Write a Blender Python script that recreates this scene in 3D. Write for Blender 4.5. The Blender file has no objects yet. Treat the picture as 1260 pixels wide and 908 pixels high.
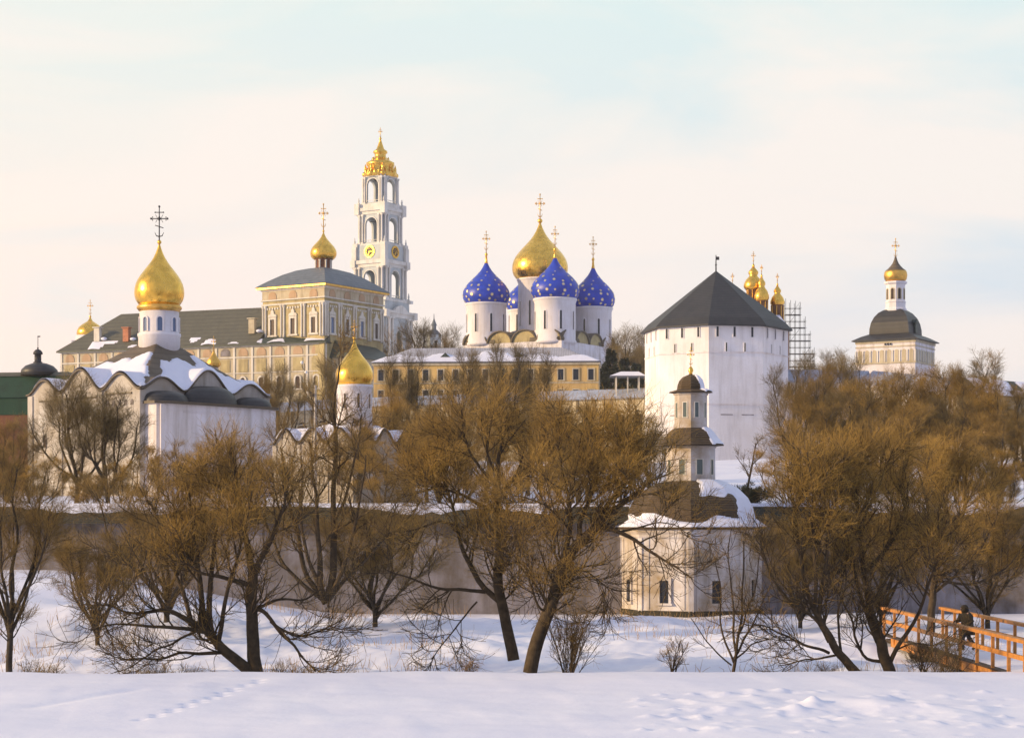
import bpy, bmesh, math, random
import numpy as np
from mathutils import Vector, Matrix, noise as mnoise
PI = math.pi
F, CX, HY, CZ = 2400.0, 630.0, 640.0, 5.0
SC = bpy.context.scene
COL = SC.collection

def P(px, py, D):
    return Vector(((px-CX)/F*D, D, CZ+(HY-py)/F*D))
def Rz(deg): return Matrix.Rotation(math.radians(deg), 4, 'Z')
def Ry(deg): return Matrix.Rotation(math.radians(deg), 4, 'Y')
def Rx(deg): return Matrix.Rotation(math.radians(deg), 4, 'X')
def T(x, y, z): return Matrix.Translation((x, y, z))
def sm(a, b, x):
    t = np.clip((x-a)/(b-a), 0, 1); return t*t*(3-2*t)

# ------------------------------------------------------------ materials
def new_mat(name):
    m = bpy.data.materials.new(name); m.use_nodes = True
    nt = m.node_tree; b = nt.nodes['Principled BSDF']
    return m, nt, b
def nodes_noise(nt, scale, detail=6, stretch=(1,1,1), rough=.6):
    tc = nt.nodes.new('ShaderNodeTexCoord'); mp = nt.nodes.new('ShaderNodeMapping')
    mp.inputs['Scale'].default_value = stretch
    nt.links.new(tc.outputs['Object'], mp.inputs[0])
    n = nt.nodes.new('ShaderNodeTexNoise'); n.inputs['Scale'].default_value = scale
    n.inputs['Detail'].default_value = detail; n.inputs['Roughness'].default_value = rough
    nt.links.new(mp.outputs[0], n.inputs['Vector']); return n.outputs[0]
def ramp(nt, fac, stops):
    r = nt.nodes.new('ShaderNodeValToRGB'); e = r.color_ramp.elements
    while len(e) < len(stops): e.new(.5)
    for i, (p, c) in enumerate(stops):
        e[i].position = p; e[i].color = (*c, 1) if len(c) == 3 else c
    nt.links.new(fac, r.inputs[0]); return r.outputs[0]
def mixc(nt, fac, a, b, mode='MIX'):
    m = nt.nodes.new('ShaderNodeMix'); m.data_type = 'RGBA'; m.blend_type = mode
    for s, v in ((0, fac), (6, a), (7, b)):
        if isinstance(v, (int, float)): m.inputs[s].default_value = v
        elif isinstance(v, tuple): m.inputs[s].default_value = (*v, 1)
        else: nt.links.new(v, m.inputs[s])
    return m.outputs[2]
def bump(nt, b, h, strength=.4, dist=.05):
    n = nt.nodes.new('ShaderNodeBump'); n.inputs['Strength'].default_value = strength
    n.inputs['Distance'].default_value = dist
    nt.links.new(h, n.inputs['Height']); nt.links.new(n.outputs[0], b.inputs['Normal'])
def simple(name, c, rough=.7, metal=0, var=.25, scale=1.5, bmp=.2, bd=.03):
    m, nt, b = new_mat(name)
    n = nodes_noise(nt, scale)
    lo = tuple(x*(1-var) for x in c); hi = tuple(min(1, x*(1+var)) for x in c)
    nt.links.new(ramp(nt, n, [(.3, lo), (.7, hi)]), b.inputs['Base Color'])
    b.inputs['Roughness'].default_value = rough; b.inputs['Metallic'].default_value = metal
    if bmp: bump(nt, b, nodes_noise(nt, scale*6), bmp, bd)
    return m
def plaster(name, c, dirt, amt=.5, scale=.35, stain=.9):
    m, nt, b = new_mat(name)
    n1 = nodes_noise(nt, scale, 8)
    n2 = nodes_noise(nt, 1.1, 6, (1, 1, .12))
    n3 = nodes_noise(nt, 5, 5)
    cl = mixc(nt, ramp(nt, n1, [(.38, (0,0,0)), (.66, (amt,)*3)]), c, dirt)
    cl = mixc(nt, ramp(nt, n2, [(.48, (0,0,0)), (.74, (stain,)*3)]), cl, tuple(.55*x+.12*y for x, y in zip(dirt, c)))
    cl = mixc(nt, ramp(nt, n3, [(.35, (.22,)*3), (.6, (0,0,0))]), cl, tuple(x*.72 for x in c))
    nt.links.new(cl, b.inputs['Base Color']); b.inputs['Roughness'].default_value = .9
    bump(nt, b, nodes_noise(nt, 3, 8), .35, .06)
    return m
def banded(name, c, c2, bandscale=4, rough=.6, metal=0, bmp=.5, axis='Z'):
    m, nt, b = new_mat(name)
    tc = nt.nodes.new('ShaderNodeTexCoord'); w = nt.nodes.new('ShaderNodeTexWave')
    w.bands_direction = axis; w.inputs['Scale'].default_value = bandscale
    w.inputs['Distortion'].default_value = .6; w.inputs['Detail Scale'].default_value = 2
    nt.links.new(tc.outputs['Object'], w.inputs[0])
    n = nodes_noise(nt, .8, 8, (1, 1, .3)); n2 = nodes_noise(nt, 6, 4)
    cl = ramp(nt, n, [(.3, c), (.7, c2)])
    cl = mixc(nt, ramp(nt, w.outputs[1], [(.0, (.5,)*3), (.25, (0,0,0))]), cl, tuple(x*.5 for x in c))
    cl = mixc(nt, ramp(nt, n2, [(.4, (.3,)*3), (.6, (0,0,0))]), cl, tuple(x*.6 for x in c))
    nt.links.new(cl, b.inputs['Base Color']); b.inputs['Roughness'].default_value = rough
    b.inputs['Metallic'].default_value = metal
    bump(nt, b, w.outputs[1], bmp, .04)
    return m
def gold(name, c=(.90,.56,.11), rough=.3):
    m, nt, b = new_mat(name)
    n = nodes_noise(nt, 1.2, 5); n2 = nodes_noise(nt, 3, 3, (1, 1, .3))
    nt.links.new(ramp(nt, n, [(.35, tuple(x*.72 for x in c)), (.6, c)]), b.inputs['Base Color'])
    b.inputs['Metallic'].default_value = 1
    nt.links.new(ramp(nt, n2, [(.3, (rough*.7,)*3), (.7, (rough*1.5,)*3)]), b.inputs['Roughness'])
    tc = nt.nodes.new('ShaderNodeTexCoord'); w = nt.nodes.new('ShaderNodeTexWave')
    w.bands_direction = 'Z'; w.inputs['Scale'].default_value = .45; w.inputs['Distortion'].default_value = .4
    nt.links.new(tc.outputs['Object'], w.inputs[0])
    bump(nt, b, mixc(nt, .6, n, w.outputs[0]), .12, .08)
    return m
def snow_mat():
    m, nt, b = new_mat('snow')
    n = nodes_noise(nt, .25, 8); n2 = nodes_noise(nt, 1.6, 10, rough=.65)
    nt.links.new(ramp(nt, n, [(.3, (.68,.70,.82)), (.7, (.78,.79,.87))]), b.inputs['Base Color'])
    b.inputs['Roughness'].default_value = .65
    bump(nt, b, n2, .35, .07)
    return m
def glass_mat(name, c):
    m, nt, b = new_mat(name); b.inputs['Base Color'].default_value = (*c, 1)
    b.inputs['Roughness'].default_value = .15; return m

M = {}
M['snow'] = snow_mat()
M['gold'] = gold('gilded_copper', (1.0,.60,.11), .27)
M['old_gold'] = gold('weathered_gilding', (.85,.50,.12), .36)
M['blue'] = simple('blue_dome_paint', (.010,.042,.43), .42, 0, .3, .6, .1)
M['star'] = gold('star_gilding', (.98,.80,.42), .4)
M['white_wall'] = plaster('whitewashed_masonry', (.76,.73,.76), (.55,.46,.36), .5)
M['tower_wall'] = plaster('tower_limewash', (.81,.80,.83), (.58,.52,.47), .6, .12, .55)
M['chapel_wall'] = plaster('stained_chapel_plaster', (.66,.63,.63), (.34,.25,.14), 1, .5, 1)
M['church_wall'] = plaster('church_limewash', (.52,.49,.45), (.32,.26,.18), .9, .3, 1)
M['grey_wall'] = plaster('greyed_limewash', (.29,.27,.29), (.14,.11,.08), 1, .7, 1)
M['drum_wall'] = plaster('drum_limewash', (.78,.75,.78), (.6,.52,.44), .4, .3, .4)
M['pale_trim'] = plaster('pale_stone_trim', (.68,.64,.55), (.5,.44,.36), .4)
M['bell_wall'] = plaster('pale_blue_plaster', (.52,.57,.58), (.42,.42,.38), .5, .2, .6)
M['bell_trim'] = plaster('white_stucco_trim', (.73,.71,.66), (.50,.46,.38), .5, .3, .5)
M['ochre_wall'] = plaster('yellow_ochre_plaster', (.66,.45,.16), (.48,.31,.14), .8, .3, .8)
M['straw_wall'] = plaster('pale_yellow_plaster', (.50,.41,.20), (.32,.25,.13), .8, .5, 1)
M['cream_wall'] = plaster('cream_plaster', (.56,.49,.35), (.36,.29,.17), .7, .4, .8)
M['gate_wall'] = plaster('brown_drum_plaster', (.30,.15,.08), (.16,.09,.05), .5, .5, .4)
M['red_wall'] = plaster('faded_orange_plaster', (.17,.065,.035), (.10,.05,.03), .5, .5, .4)
M['green_wall'] = plaster('painted_green_boards', (.014,.055,.032), (.014,.035,.025), .5)
M['rosy'] = plaster('rosy_niche_plaster', (.50,.34,.21), (.38,.26,.15), .6)
M['roof_grey'] = banded('grey_green_sheet_roof', (.085,.082,.055), (.125,.118,.08), .35, .6, 0, .3)
M['roof_brown'] = banded('worn_brown_sheet_roof', (.10,.075,.045), (.15,.115,.075), .6, .6)
M['roof_dark'] = banded('dark_sheet_roof', (.028,.028,.030), (.055,.052,.05), .5, .5, 0, .2)
M['roof_slate'] = banded('blue_grey_sheet_roof', (.10,.12,.14), (.17,.19,.21), .5, .55, 0, .2)
M['roof_green'] = banded('dark_green_sheet_roof', (.03,.045,.035), (.06,.075,.055), .5, .5, 0, .2)
M['shingle'] = banded('wooden_shingles', (.065,.042,.022), (.13,.088,.045), 2.4, .85, 0, .9)
M['dark_shingle'] = banded('mossy_dark_shingles', (.030,.028,.016), (.06,.05,.03), 2.4, .9, 0, .6)
M['tower_roof'] = banded('black_plank_roof', (.022,.023,.026), (.045,.044,.045), 1.2, .6, 0, .3)
M['roof_blue'] = banded('snow_dusted_plank_roof', (.28,.32,.42), (.42,.46,.56), 1.0, .7)
M['ribbed'] = banded('pale_ribbed_roof', (.34,.34,.38), (.48,.48,.52), .8, .6, 0, .3, 'X')
M['glass'] = glass_mat('dark_window_glass', (.02,.022,.028))
M['glass_blue'] = glass_mat('blue_window_glass', (.10,.15,.26))
M['glass_green'] = glass_mat('greenish_window_glass', (.10,.13,.12))
M['glass_brown'] = glass_mat('brown_window_shutter', (.055,.03,.018))
M['iron'] = simple('dark_iron', (.03,.03,.035), .6)
M['bark'] = simple('willow_bark', (.062,.042,.022), .95, 0, .5, 4, .8, .03)
M['bark2'] = simple('grey_brown_bark', (.055,.042,.028), .95, 0, .5, 4, .8, .03)
M['twig'] = simple('golden_willow_twigs', (.31,.190,.038), .8, 0, .5, .5, 0)
M['twig2'] = simple('brown_twigs', (.235,.148,.036), .8, 0, .5, .5, 0)
M['twig3'] = simple('olive_brown_twigs', (.17,.12,.04), .8, 0, .3, .5, 0)
M['needle'] = simple('dark_spruce_needles', (.016,.024,.012), .9, 0, .4, 2, 0)
M['wood'] = simple('orange_stained_timber', (.47,.20,.04), .6, 0, .3, 3, .3)
M['deck'] = simple('dark_wet_planks', (.05,.032,.02), .7, 0, .4, 3, .3)
M['grass'] = simple('dry_straw', (.42,.26,.10), .9, 0, .3, 2, 0)
M['skin'] = simple('skin', (.55,.30,.20), .6, 0, .05, 5, 0)
M['coat'] = simple('dark_brown_coat_cloth', (.035,.026,.014), .9, 0, .3, 6, .3)
M['trousers'] = simple('dark_trouser_cloth', (.02,.024,.035), .9, 0, .3, 6, .3)
M['boot'] = simple('black_leather', (.012,.012,.012), .5)
M['brick'] = simple('chimney_brick', (.42,.17,.09), .9, 0, .3, 3, .3)
M['ice'] = simple('dark_stream_ice', (.05,.05,.045), .35, 0, .4, .4, .2)
M['globe'] = simple('white_lamp_globe', (.8,.78,.74), .3, 0, .05, 3, 0)
M['pole'] = simple('pale_pole_paint', (.42,.38,.34), .6, 0, .2, 1, .1)

# ------------------------------------------------------------ mesh builder
class MB:
    def __init__(s, u=1.0):
        s.u = u; s.v = []; s.f = []; s.m = []; s.s = []; s.M = Matrix.Identity(4); s.mi = 0; s.smooth = False
    def add(s, vs, fs, smooth=None):
        o = len(s.v); k = s.smooth if smooth is None else smooth
        for v in vs: s.v.append(tuple((s.M @ Vector(v))*s.u))
        for f in fs: s.f.append([i+o for i in f]); s.m.append(s.mi); s.s.append(k)
        return s
    def box(s, x0, x1, y0, y1, z0, z1):
        v = [(x, y, z) for z in (z0, z1) for y in (y0, y1) for x in (x0, x1)]
        return s.add(v, [(0,2,3,1), (4,5,7,6), (0,1,5,4), (2,6,7,3), (0,4,6,2), (1,3,7,5)], False)
    def prism(s, poly, z0, z1, top=None):
        n = len(poly); tp = top or poly
        v = [(x, y, z0) for x, y in poly]+[(x, y, z1) for x, y in tp]
        return s.add(v, [tuple(range(n))[::-1], tuple(range(n, 2*n))]+[(i, (i+1) % n, n+(i+1) % n, n+i) for i in range(n)], False)
    def face_prism(s, poly, y0, y1):      # poly in xz, extruded along y
        n = len(poly)
        v = [(x, y0, z) for x, z in poly]+[(x, y1, z) for x, z in poly]
        return s.add(v, [tuple(range(n)), tuple(range(n, 2*n))[::-1]]+[(i, n+i, n+(i+1) % n, (i+1) % n) for i in range(n)], False)
    def lathe(s, prof, n=24, x=0, y=0, a0=0, smooth=True, cap=True):
        v = []; f = []
        for r, z in prof:
            for i in range(n):
                a = math.radians(a0)+2*PI*i/n; v.append((x+r*math.sin(a), y-r*math.cos(a), z))
        for k in range(len(prof)-1):
            for i in range(n):
                j = (i+1) % n; f.append((k*n+i, k*n+j, (k+1)*n+j, (k+1)*n+i))
        if cap:
            f.append(tuple(range(n))[::-1]); f.append(tuple(range((len(prof)-1)*n, len(prof)*n)))
        return s.add(v, f, smooth)
    def tube(s, pts, rs, n=6, smooth=True):
        v = []; f = []; pts = [Vector(p) for p in pts]
        if isinstance(rs, (int, float)): rs = [rs]*len(pts)
        for k, p in enumerate(pts):
            t = (pts[min(k+1, len(pts)-1)]-pts[max(k-1, 0)]).normalized()
            a = t.cross(Vector((.31, .9, .22))).normalized(); b = t.cross(a)
            for i in range(n):
                w = 2*PI*i/n; v.append(tuple(p+(a*math.cos(w)+b*math.sin(w))*rs[k]))
        for k in range(len(pts)-1):
            for i in range(n):
                j = (i+1) % n; f.append((k*n+i, k*n+j, (k+1)*n+j, (k+1)*n+i))
        f.append(tuple(range(n))[::-1]); f.append(tuple(range((len(pts)-1)*n, len(pts)*n)))
        return s.add(v, f, smooth)
    def ball(s, c, r, n=10, sz=1):
        return s.lathe([(r*math.sin(PI*k/6)+.001, c[2]-r*sz*math.cos(PI*k/6)) for k in range(7)], n, c[0], c[1])
    def build(s, name, mats, parent=None, recalc=True):
        me = bpy.data.meshes.new(name); me.from_pydata(s.v, [], s.f)
        if not isinstance(mats, (list, tuple)): mats = [mats]
        for m in mats: me.materials.append(M[m])
        me.polygons.foreach_set('material_index', s.m); me.polygons.foreach_set('use_smooth', s.s)
        if recalc:
            bm = bmesh.new(); bm.from_mesh(me); bmesh.ops.recalc_face_normals(bm, faces=bm.faces); bm.to_mesh(me); bm.free()
        me.update()
        o = bpy.data.objects.new(name, me); COL.objects.link(o); o.parent = parent
        return o

def thing(name, label, cat, loc, rot=0, group=None):
    o = bpy.data.objects.new(name, None); COL.objects.link(o); o.empty_display_size = .5
    o.location = loc; o.rotation_euler = (0, 0, math.radians(rot))
    o['label'] = label; o['category'] = cat
    if group: o['group'] = group
    return o
def tag(o, label, cat, group=None):
    o['label'] = label; o['category'] = cat
    if group: o['group'] = group
    return o

class Bld:
    """a building authored in picture pixels at distance D: z0 is the pixel row of its base"""
    def __init__(s, name, label, cat, px, py, D, rot=0, group=None, row=None):
        s.u = D/F; s.row = py; s.rot = rot; s.root = thing(name, label, cat, P(px, py, D), rot, group)
    def z(s, py): return s.row-py
    def mb(s, M_=None):
        m = MB(s.u)
        if M_ is not None: m.M = M_
        return m
    def boxes(s, name, mat, M_, lst, parent=None):
        for q in lst: s.mb(M_).box(*q).build(name, mat, parent or s.root)
    def off(s, dx, dy=0):               # screen offset -> local offset
        a = math.radians(-s.rot); return (dx*math.cos(a)-dy*math.sin(a), dx*math.sin(a)+dy*math.cos(a))

def arch_poly(w, h, n=10, keel=0):
    """closed outline of an arched opening, width w, total height h, base at 0"""
    r = w/2; pts = [(-r, 0), (r, 0)]
    for i in range(n+1):
        a = PI*i/n; pts.append((r*math.cos(a), h-r+r*math.sin(a)*(1+keel*(math.sin(a)**6))))
    return pts
def window(b, Mx, w, h, fr='pale_trim', pane='glass', arched=False, t=None, d=None, parent=None, sill=True, name='window'):
    t = t or w*.16; d = d or .9
    m = b.mb(Mx)
    if arched:
        o = arch_poly(w+2*t, h+t); i = arch_poly(w, h); n = len(o)
        v = [(x, -d, z) for x, z in o]+[(x, -d, z) for x, z in i]+[(x, .2, z) for x, z in o]+[(x, .05, z) for x, z in i]
        f = []
        for k in range(1, n):
            j = (k+1) % n
            f += [(k, j, n+j, n+k), (k, 2*n+k, 2*n+j, j), (n+k, n+j, 3*n+j, 3*n+k)]
        m.add(v, f)
    else:
        m.box(-w/2-t, -w/2, -d, .2, 0, h); m.box(w/2, w/2+t, -d, .2, 0, h); m.box(-w/2-t, w/2+t, -d, .2, h, h+t)
    if sill: m.box(-w/2-t*1.5, w/2+t*1.5, -d*1.3, .2, -t*.8, 0)
    if w > 90:
        m.box(-.5, .5, -.5, .1, 0, h)
        for q_ in (.33, .66): m.box(-w/2, w/2, -.45, .1, h*q_-.35, h*q_+.35)
    fo = m.build(name, fr, parent or b.root)
    g = b.mb(Mx)
    if arched: g.face_prism(arch_poly(w, h), -.05, .1)
    else: g.box(-w/2, w/2, -.05, .1, 0, h)
    g.build('pane', pane, fo)
    return fo

ONION = [(.80,0),(.86,.03),(.94,.08),(.985,.14),(1,.20),(.985,.27),(.94,.34),(.86,.41),(.75,.48),(.62,.55),(.48,.62),(.35,.69),(.24,.76),(.155,.83),(.09,.90),(.045,.96),(.03,1)]
def onion(r, h, z0, squat=0):
    out = []
    for a, t in ONION: out.append((r*a, z0+h*t))
    return out
def cross(b, x, y, z, h, mat='old_gold', parent=None, face=None, wd=.15):
    """ornate orthodox cross with crescent, bars facing the viewer"""
    m = b.mb(T(x, y, z) @ Rz(-b.rot if face is None else face)); t = max(.34, h*.017); w = h*wd
    m.tube([(0,0,0), (0,0,h*.93)], [t*1.1, t*.8], 6)
    m.tube([(-w,0,h*.62), (w,0,h*.62)], t*.8, 6)
    m.tube([(-w*.5,0,h*.78), (w*.5,0,h*.78)], t*.7, 6)
    m.tube([(-w*.5,0,h*.45), (w*.5,0,h*.38)], t*.7, 6)
    for s in (-1, 1):
        m.ball((s*w, 0, h*.62), t*1.7, 6); m.ball((s*w*.82, 0, h*.62+t*2.2), t*1.0, 6); m.ball((s*w*.82, 0, h*.62-t*2.2), t*1.0, 6)
        m.ball((s*w*.5, 0, h*.78), t*1.2, 6)
        m.tube([(0,0,h*.55), (s*w*.45,0,h*.72)], t*.4, 4); m.tube([(0,0,h*.69), (s*w*.45,0,h*.52)], t*.4, 4)
        m.tube([(0,0,h*.16), (s*w*.35,0,h*.18), (s*w*.55,0,h*.27)], [t*.9, t*.8, t*.3], 5)
    m.ball((0, 0, h*.93), t*1.8, 6); m.ball((0, 0, h*.62), t*2.0, 6)
    return m.build('cross', mat, parent or b.root)
def dome(b, x, y, zbase, r, h, mat='gold', crossh=0, cw=.15, ctop=None, n=32, orb=True, name='dome', cmat='old_gold', prof=None):
    m = b.mb(T(x, y, 0)); m.lathe(prof or onion(r, h, zbase), n)
    o = m.build(name, mat, b.root)
    if orb:
        q = b.mb(T(x, y, 0)); q.ball((0, 0, zbase+h+r*.03), max(1.0, r*.09), 10); q.build('orb', 'gold', o)
    if crossh: cross(b, x, y, zbase+h, crossh, cmat, o, wd=cw)
    return o
def snow_patch(b, surf, mask, nu, nv, u0, u1, v0, v1, th, parent=None, name='snow', smooth=True, Mx=None, mat='snow'):
    """surf(u,v)->(x,y,z); thickness follows mask>0"""
    idx = {}; v = []; f = []
    U = [u0+(u1-u0)*i/nu for i in range(nu+1)]; V = [v0+(v1-v0)*i/nv for i in range(nv+1)]
    mk = [[mask(a, c) for c in V] for a in U]
    def vid(i, j):
        if (i, j) not in idx:
            x, y, z = surf(U[i], V[j]); k = max(-.3, min(1, mk[i][j]*3))
            idx[(i, j)] = len(v); v.append((x, y, z+th*k))
        return idx[(i, j)]
    for i in range(nu):
        for j in range(nv):
            if max(mk[i][j], mk[i+1][j], mk[i][j+1], mk[i+1][j+1]) > 0:
                f.append((vid(i, j), vid(i+1, j), vid(i+1, j+1), vid(i, j+1)))
    m = b.mb(Mx); m.add(v, f, smooth)
    return m.build(name, mat, parent or b.root) if f else None
def nz(x, y, s=1, o=0): return mnoise.noise(Vector((x*s+o, y*s-o, o*1.7)))
# ------------------------------------------------------------ left churches with zakomara roofs
def bell(t): 
    s = abs(2*t-1); return (.5*(1+math.cos(PI*s)))**.78
def zakomar(b, ax, ay, zw, fr, sd, H, drum_r, dx, dy, roofmat, th=1.6, snow=1, over=3, snow_lo=.0, wall='church_wall', keel=1.0):
    """box church half sizes ax, ay, walls to zw; fr/sd: arches (x0,x1,h) on front / right side; central pyramid of height H"""
    def arch(lst, x):
        for x0, x1, h in lst:
            if x0 <= x <= x1: return h*bell((x-x0)/(x1-x0))
        return 0
    def zs(x, y):
        px, py = (x-dx*max(0, 1-abs(x)/ax)), (y-dy*max(0, 1-abs(y)/ay))
        q = max(abs(px)/(ax+over), abs(py)/(ay+over)); q = min(1, q)
        pyr = H*((1-q)/(1-drum_r/ax))**1.12
        return zw+max(arch(fr, x), arch(sd, y), pyr)
    N = 72; X = [-(ax+over)+2*(ax+over)*i/N for i in range(N+1)]; Y = [-(ay+over)+2*(ay+over)*i/N for i in range(N+1)]
    v = []; f = []
    for lay in (0, 1):
        for x in X:
            for y in Y: v.append((x, y, zs(x, y)-lay*th))
    K = (N+1)**2; g = lambda i, j: i*(N+1)+j
    for i in range(N):
        for j in range(N):
            a = (g(i, j), g(i+1, j), g(i+1, j+1), g(i, j+1)); f.append(a); f.append(tuple(k+K for k in a[::-1]))
    for k in range(N):
        for a, c in ((g(k, 0), g(k+1, 0)), (g(k, N), g(k+1, N)), (g(0, k), g(0, k+1)), (g(N, k), g(N, k+1))): f.append((a, c, c+K, a+K))
    roof = b.mb().add(v, f, True).build('roof', roofmat, b.root)
    # walls with arched gables
    w = b.mb(); w.box(-ax, ax, -ay, ay, -30, zw-1)
    def gable(mbx, x0, x1, h):
        pts = [(x0+(x1-x0)*k/20, zw-1+max(0, h*bell(k/20))) for k in range(21)]
        mbx.face_prism([(x0, zw-1.5)]+pts+[(x1, zw-1.5)], -.0, 2.5)
    w.M = T(0, -ay+.3, 0)
    for x0, x1, h in fr: gable(w, x0, x1, h-.6)
    w.M = Rz(90) @ T(0, -ax+.3, 0)
    for x0, x1, h in sd: gable(w, x0, x1, h-.6)
    w.build('wall', wall, b.root)
    return zs, roof

# --- the large old church at the left
b = Bld('domed_church', 'big white church with the largest golden onion dome and wavy snow-patched roof', 'church', 184, 628, 172, -38.6)
L = 102.5
Z = b.z
fr = [(-L, -42, 17), (-42, 34, 27), (34, L, 19)]
sd = [(-L, -36, 15), (-36, 40, 27), (40, L, 14)]
ox, oy = b.off(12)
zs, roof = zakomar(b, L, L, Z(487), fr, sd, 58, 23, ox, oy, 'roof_brown', 2.0)
def mk(x, y):
    q = max(abs(x-ox), abs(y-oy))
    hip = min(abs(abs(x-ox)-abs(y-oy)), 40)
    n = nz(x, y, .045, 3)*30+nz(x, y, .15, 7)*8
    return min((q-46+n)/10, (hip-11+n*.5)/8, 1)*(1 if (x < L+1) else -1)
snow_patch(b, lambda x, y: (x, y, zs(x, y)), mk, 90, 90, -L-2, L+2, -L-2, L+2, 2.6, roof)
# pilasters, cornices, niches
b.boxes('pilaster', 'church_wall', None, [(x0, x1, -L-1.6, -L+.3, -30, Z(489)) for x0, x1 in ((-L-1, -L+8), (-46, -38), (28, 36), (L-9, L+1))])
b.boxes('pilaster', 'church_wall', Rz(90), [(y0, y1, -L-1.6, -L+.3, -30, Z(489)) for y0, y1 in ((-L-1, -L+7), (L-8, L+1))])
for x0, x1, zz in ((-82, -52, 497), (-34, 26, 496), (42, 88, 493)):
    m = b.mb(); m.box(x0, x1, -L-1.6, -L+.3, Z(zz), Z(zz)+2.0); m.build('cornice', 'roof_brown', b.root)
for k in range(5):
    m = b.mb(T(44+k*11, -L, Z(506))); m.face_prism(arch_poly(5, 7, 6), -.5, .3); m.build('niche', 'grey_wall', b.root)
window(b, T(66, -L, Z(549)), 4.5, 16, 'church_wall', 'glass_brown', True)
window(b, T(-6, -L, Z(552)), 6, 18, 'church_wall', 'glass_brown', True)
window(b, T(-72, -L, Z(552)), 5, 15, 'church_wall', 'glass_brown', True)
# apse block on the right side with three rounded roofs
ap = 26
m = b.mb(); poly = [(L, -L+6), (L+ap*.8, -L+6), (L+ap, -L+14), (L+ap, L-16), (L+ap*.75, L-6), (L, L-6)]
m.prism(poly, -30, Z(505)); apw = m.build('apse_wall', 'white_wall', b.root)
m = b.mb(); poly2 = [(L+.5, -L+2), (L+ap*.85, -L+2), (L+ap+4, -L+12), (L+ap+4, L-12), (L+ap*.8, L-2), (L+.5, L-2)]
m.prism(poly2, Z(505), Z(502)); m.build('apse_eave', 'roof_brown', b.root)
for (y0, y1, h) in ((-L+4, -38, 13), (-40, 42, 22), (44, L-6, 12)):
    m = b.mb(T(L+1, (y0+y1)/2, Z(502))); rr = (y1-y0)/2; v = []; f = []
    for k in range(9):
        for j in range(19):
            a = PI*j/18; t = PI/2*k/8
            v.append(((ap+1)*math.sin(a)*math.cos(t)**.6 if True else 0, -rr*math.cos(a)*(math.cos(t)**.6), h*math.sin(t)))
    for k in range(8):
        for j in range(18): f.append((k*19+j, k*19+j+1, (k+1)*19+j+1, (k+1)*19+j))
    m.add(v, f, True); m.build('apse_roof', 'roof_dark', b.root)
m = b.mb(Rz(90) @ T(0, -L-ap, 0)); m.box(-60, 30, -.8, .3, Z(514), Z(513)); m.box(-95, -86, -1, .3, -30, Z(506)); m.box(80, 88, -1, .3, -30, Z(506)); m.build('apse_cornice', 'white_wall', b.root)
# drum and dome
dx, dy = ox, oy
m = b.mb(T(dx, dy, 0)); m.lathe([(25.5, Z(446)), (25.5, Z(415)), (26.5, Z(414)), (26.5, Z(411)), (24, Z(410)), (24, Z(383))], 32); drum = m.build('drum', 'drum_wall', b.root)
for k in range(8):
    window(b, T(dx, dy, 0) @ Rz(45*k-b.rot+12) @ T(0, -24, Z(409)), 6, 17, 'drum_wall', 'glass_blue', True, 1.6, 1.2, drum, False)
m = b.mb(T(dx, dy, 0)); m.lathe([(24, Z(384)), (27.5, Z(380)), (27.5, Z(378)), (24, Z(374))], 32); m.build('dome_collar', 'old_gold', b.root)
dome(b, dx, dy, Z(376), 30.5, 77, 'gold', 48, cmat='iron', cw=.21)

# --- little gilded cupola behind it
b = Bld('small_cupola_turret', 'tiny white turret with a small gilded cupola, just behind the large church roof', 'turret', 263, 480, 200, 0)
Z = b.z; m = b.mb(); m.box(-9, 9, -9, 9, -90, Z(462)); m.build('base', 'white_wall', b.root)
m = b.mb(); m.prism([(-11,-11),(11,-11),(11,11),(-11,11)], Z(462), Z(458), [(-5,-5),(5,-5),(5,5),(-5,5)]); m.build('roof', 'roof_dark', b.root)
m = b.mb(); m.lathe([(5, Z(461)), (5, Z(452))], 16); m.build('drum', 'drum_wall', b.root)
dome(b, 0, 0, Z(452), 8.6, 20, 'old_gold', 19, prof=[(6.5, Z(452)), (8.4, Z(449)), (8.6, Z(446)), (7, Z(442)), (3.6, Z(438)), (1.8, Z(434)), (1, Z(431))])

# --- smaller church in the middle
b = Bld('small_church', 'low church with golden onion dome on a white drum, behind the small willow thicket', 'church', 424, 632, 150, -33)
Z = b.z; A1, A2 = 62, 62
fr = [(-62, -22, 17), (-22, 20, 17), (20, 62, 16)]
ox, oy = b.off(12)
zs, roof = zakomar(b, A1, A2, Z(547), fr, fr, 23, 21, ox, oy, 'roof_brown', 1.8)
def mk(x, y):
    n = nz(x, y, .07, 5)*22+nz(x, y, .2, 9)*6
    return (max(abs(x-ox), abs(y-oy))-20+n)/14
snow_patch(b, lambda x, y: (x, y, zs(x, y)), mk, 70, 70, -63, 63, -63, 63, 2.2, roof)
for Mx in (None, Rz(90)): b.boxes('pilaster', 'church_wall', Mx, [(x, x+6, -63.2, -61.5, -30, Z(549)) for x in (-62, -24, 18, 56)])
for x in (-42, 0, 40): window(b, T(x, -62, Z(598)), 6, 20, 'church_wall', 'glass_brown', True)
for x in (-42, 0, 40): window(b, Rz(90) @ T(x, -62, Z(598)), 6, 20, 'church_wall', 'glass_brown', True)
m = b.mb(T(ox, oy, 0)); m.lathe([(22, Z(530)), (22, Z(508)), (21.5, Z(507)), (21.5, Z(478)), (23, Z(477)), (23, Z(474))], 32); drum = m.build('drum', 'drum_wall', b.root)
for k in range(8):
    window(b, T(ox, oy, 0) @ Rz(45*k-b.rot+18) @ T(0, -21.5, Z(503)), 3, 18, 'drum_wall', 'glass', True, .8, .6, drum, False)
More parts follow.
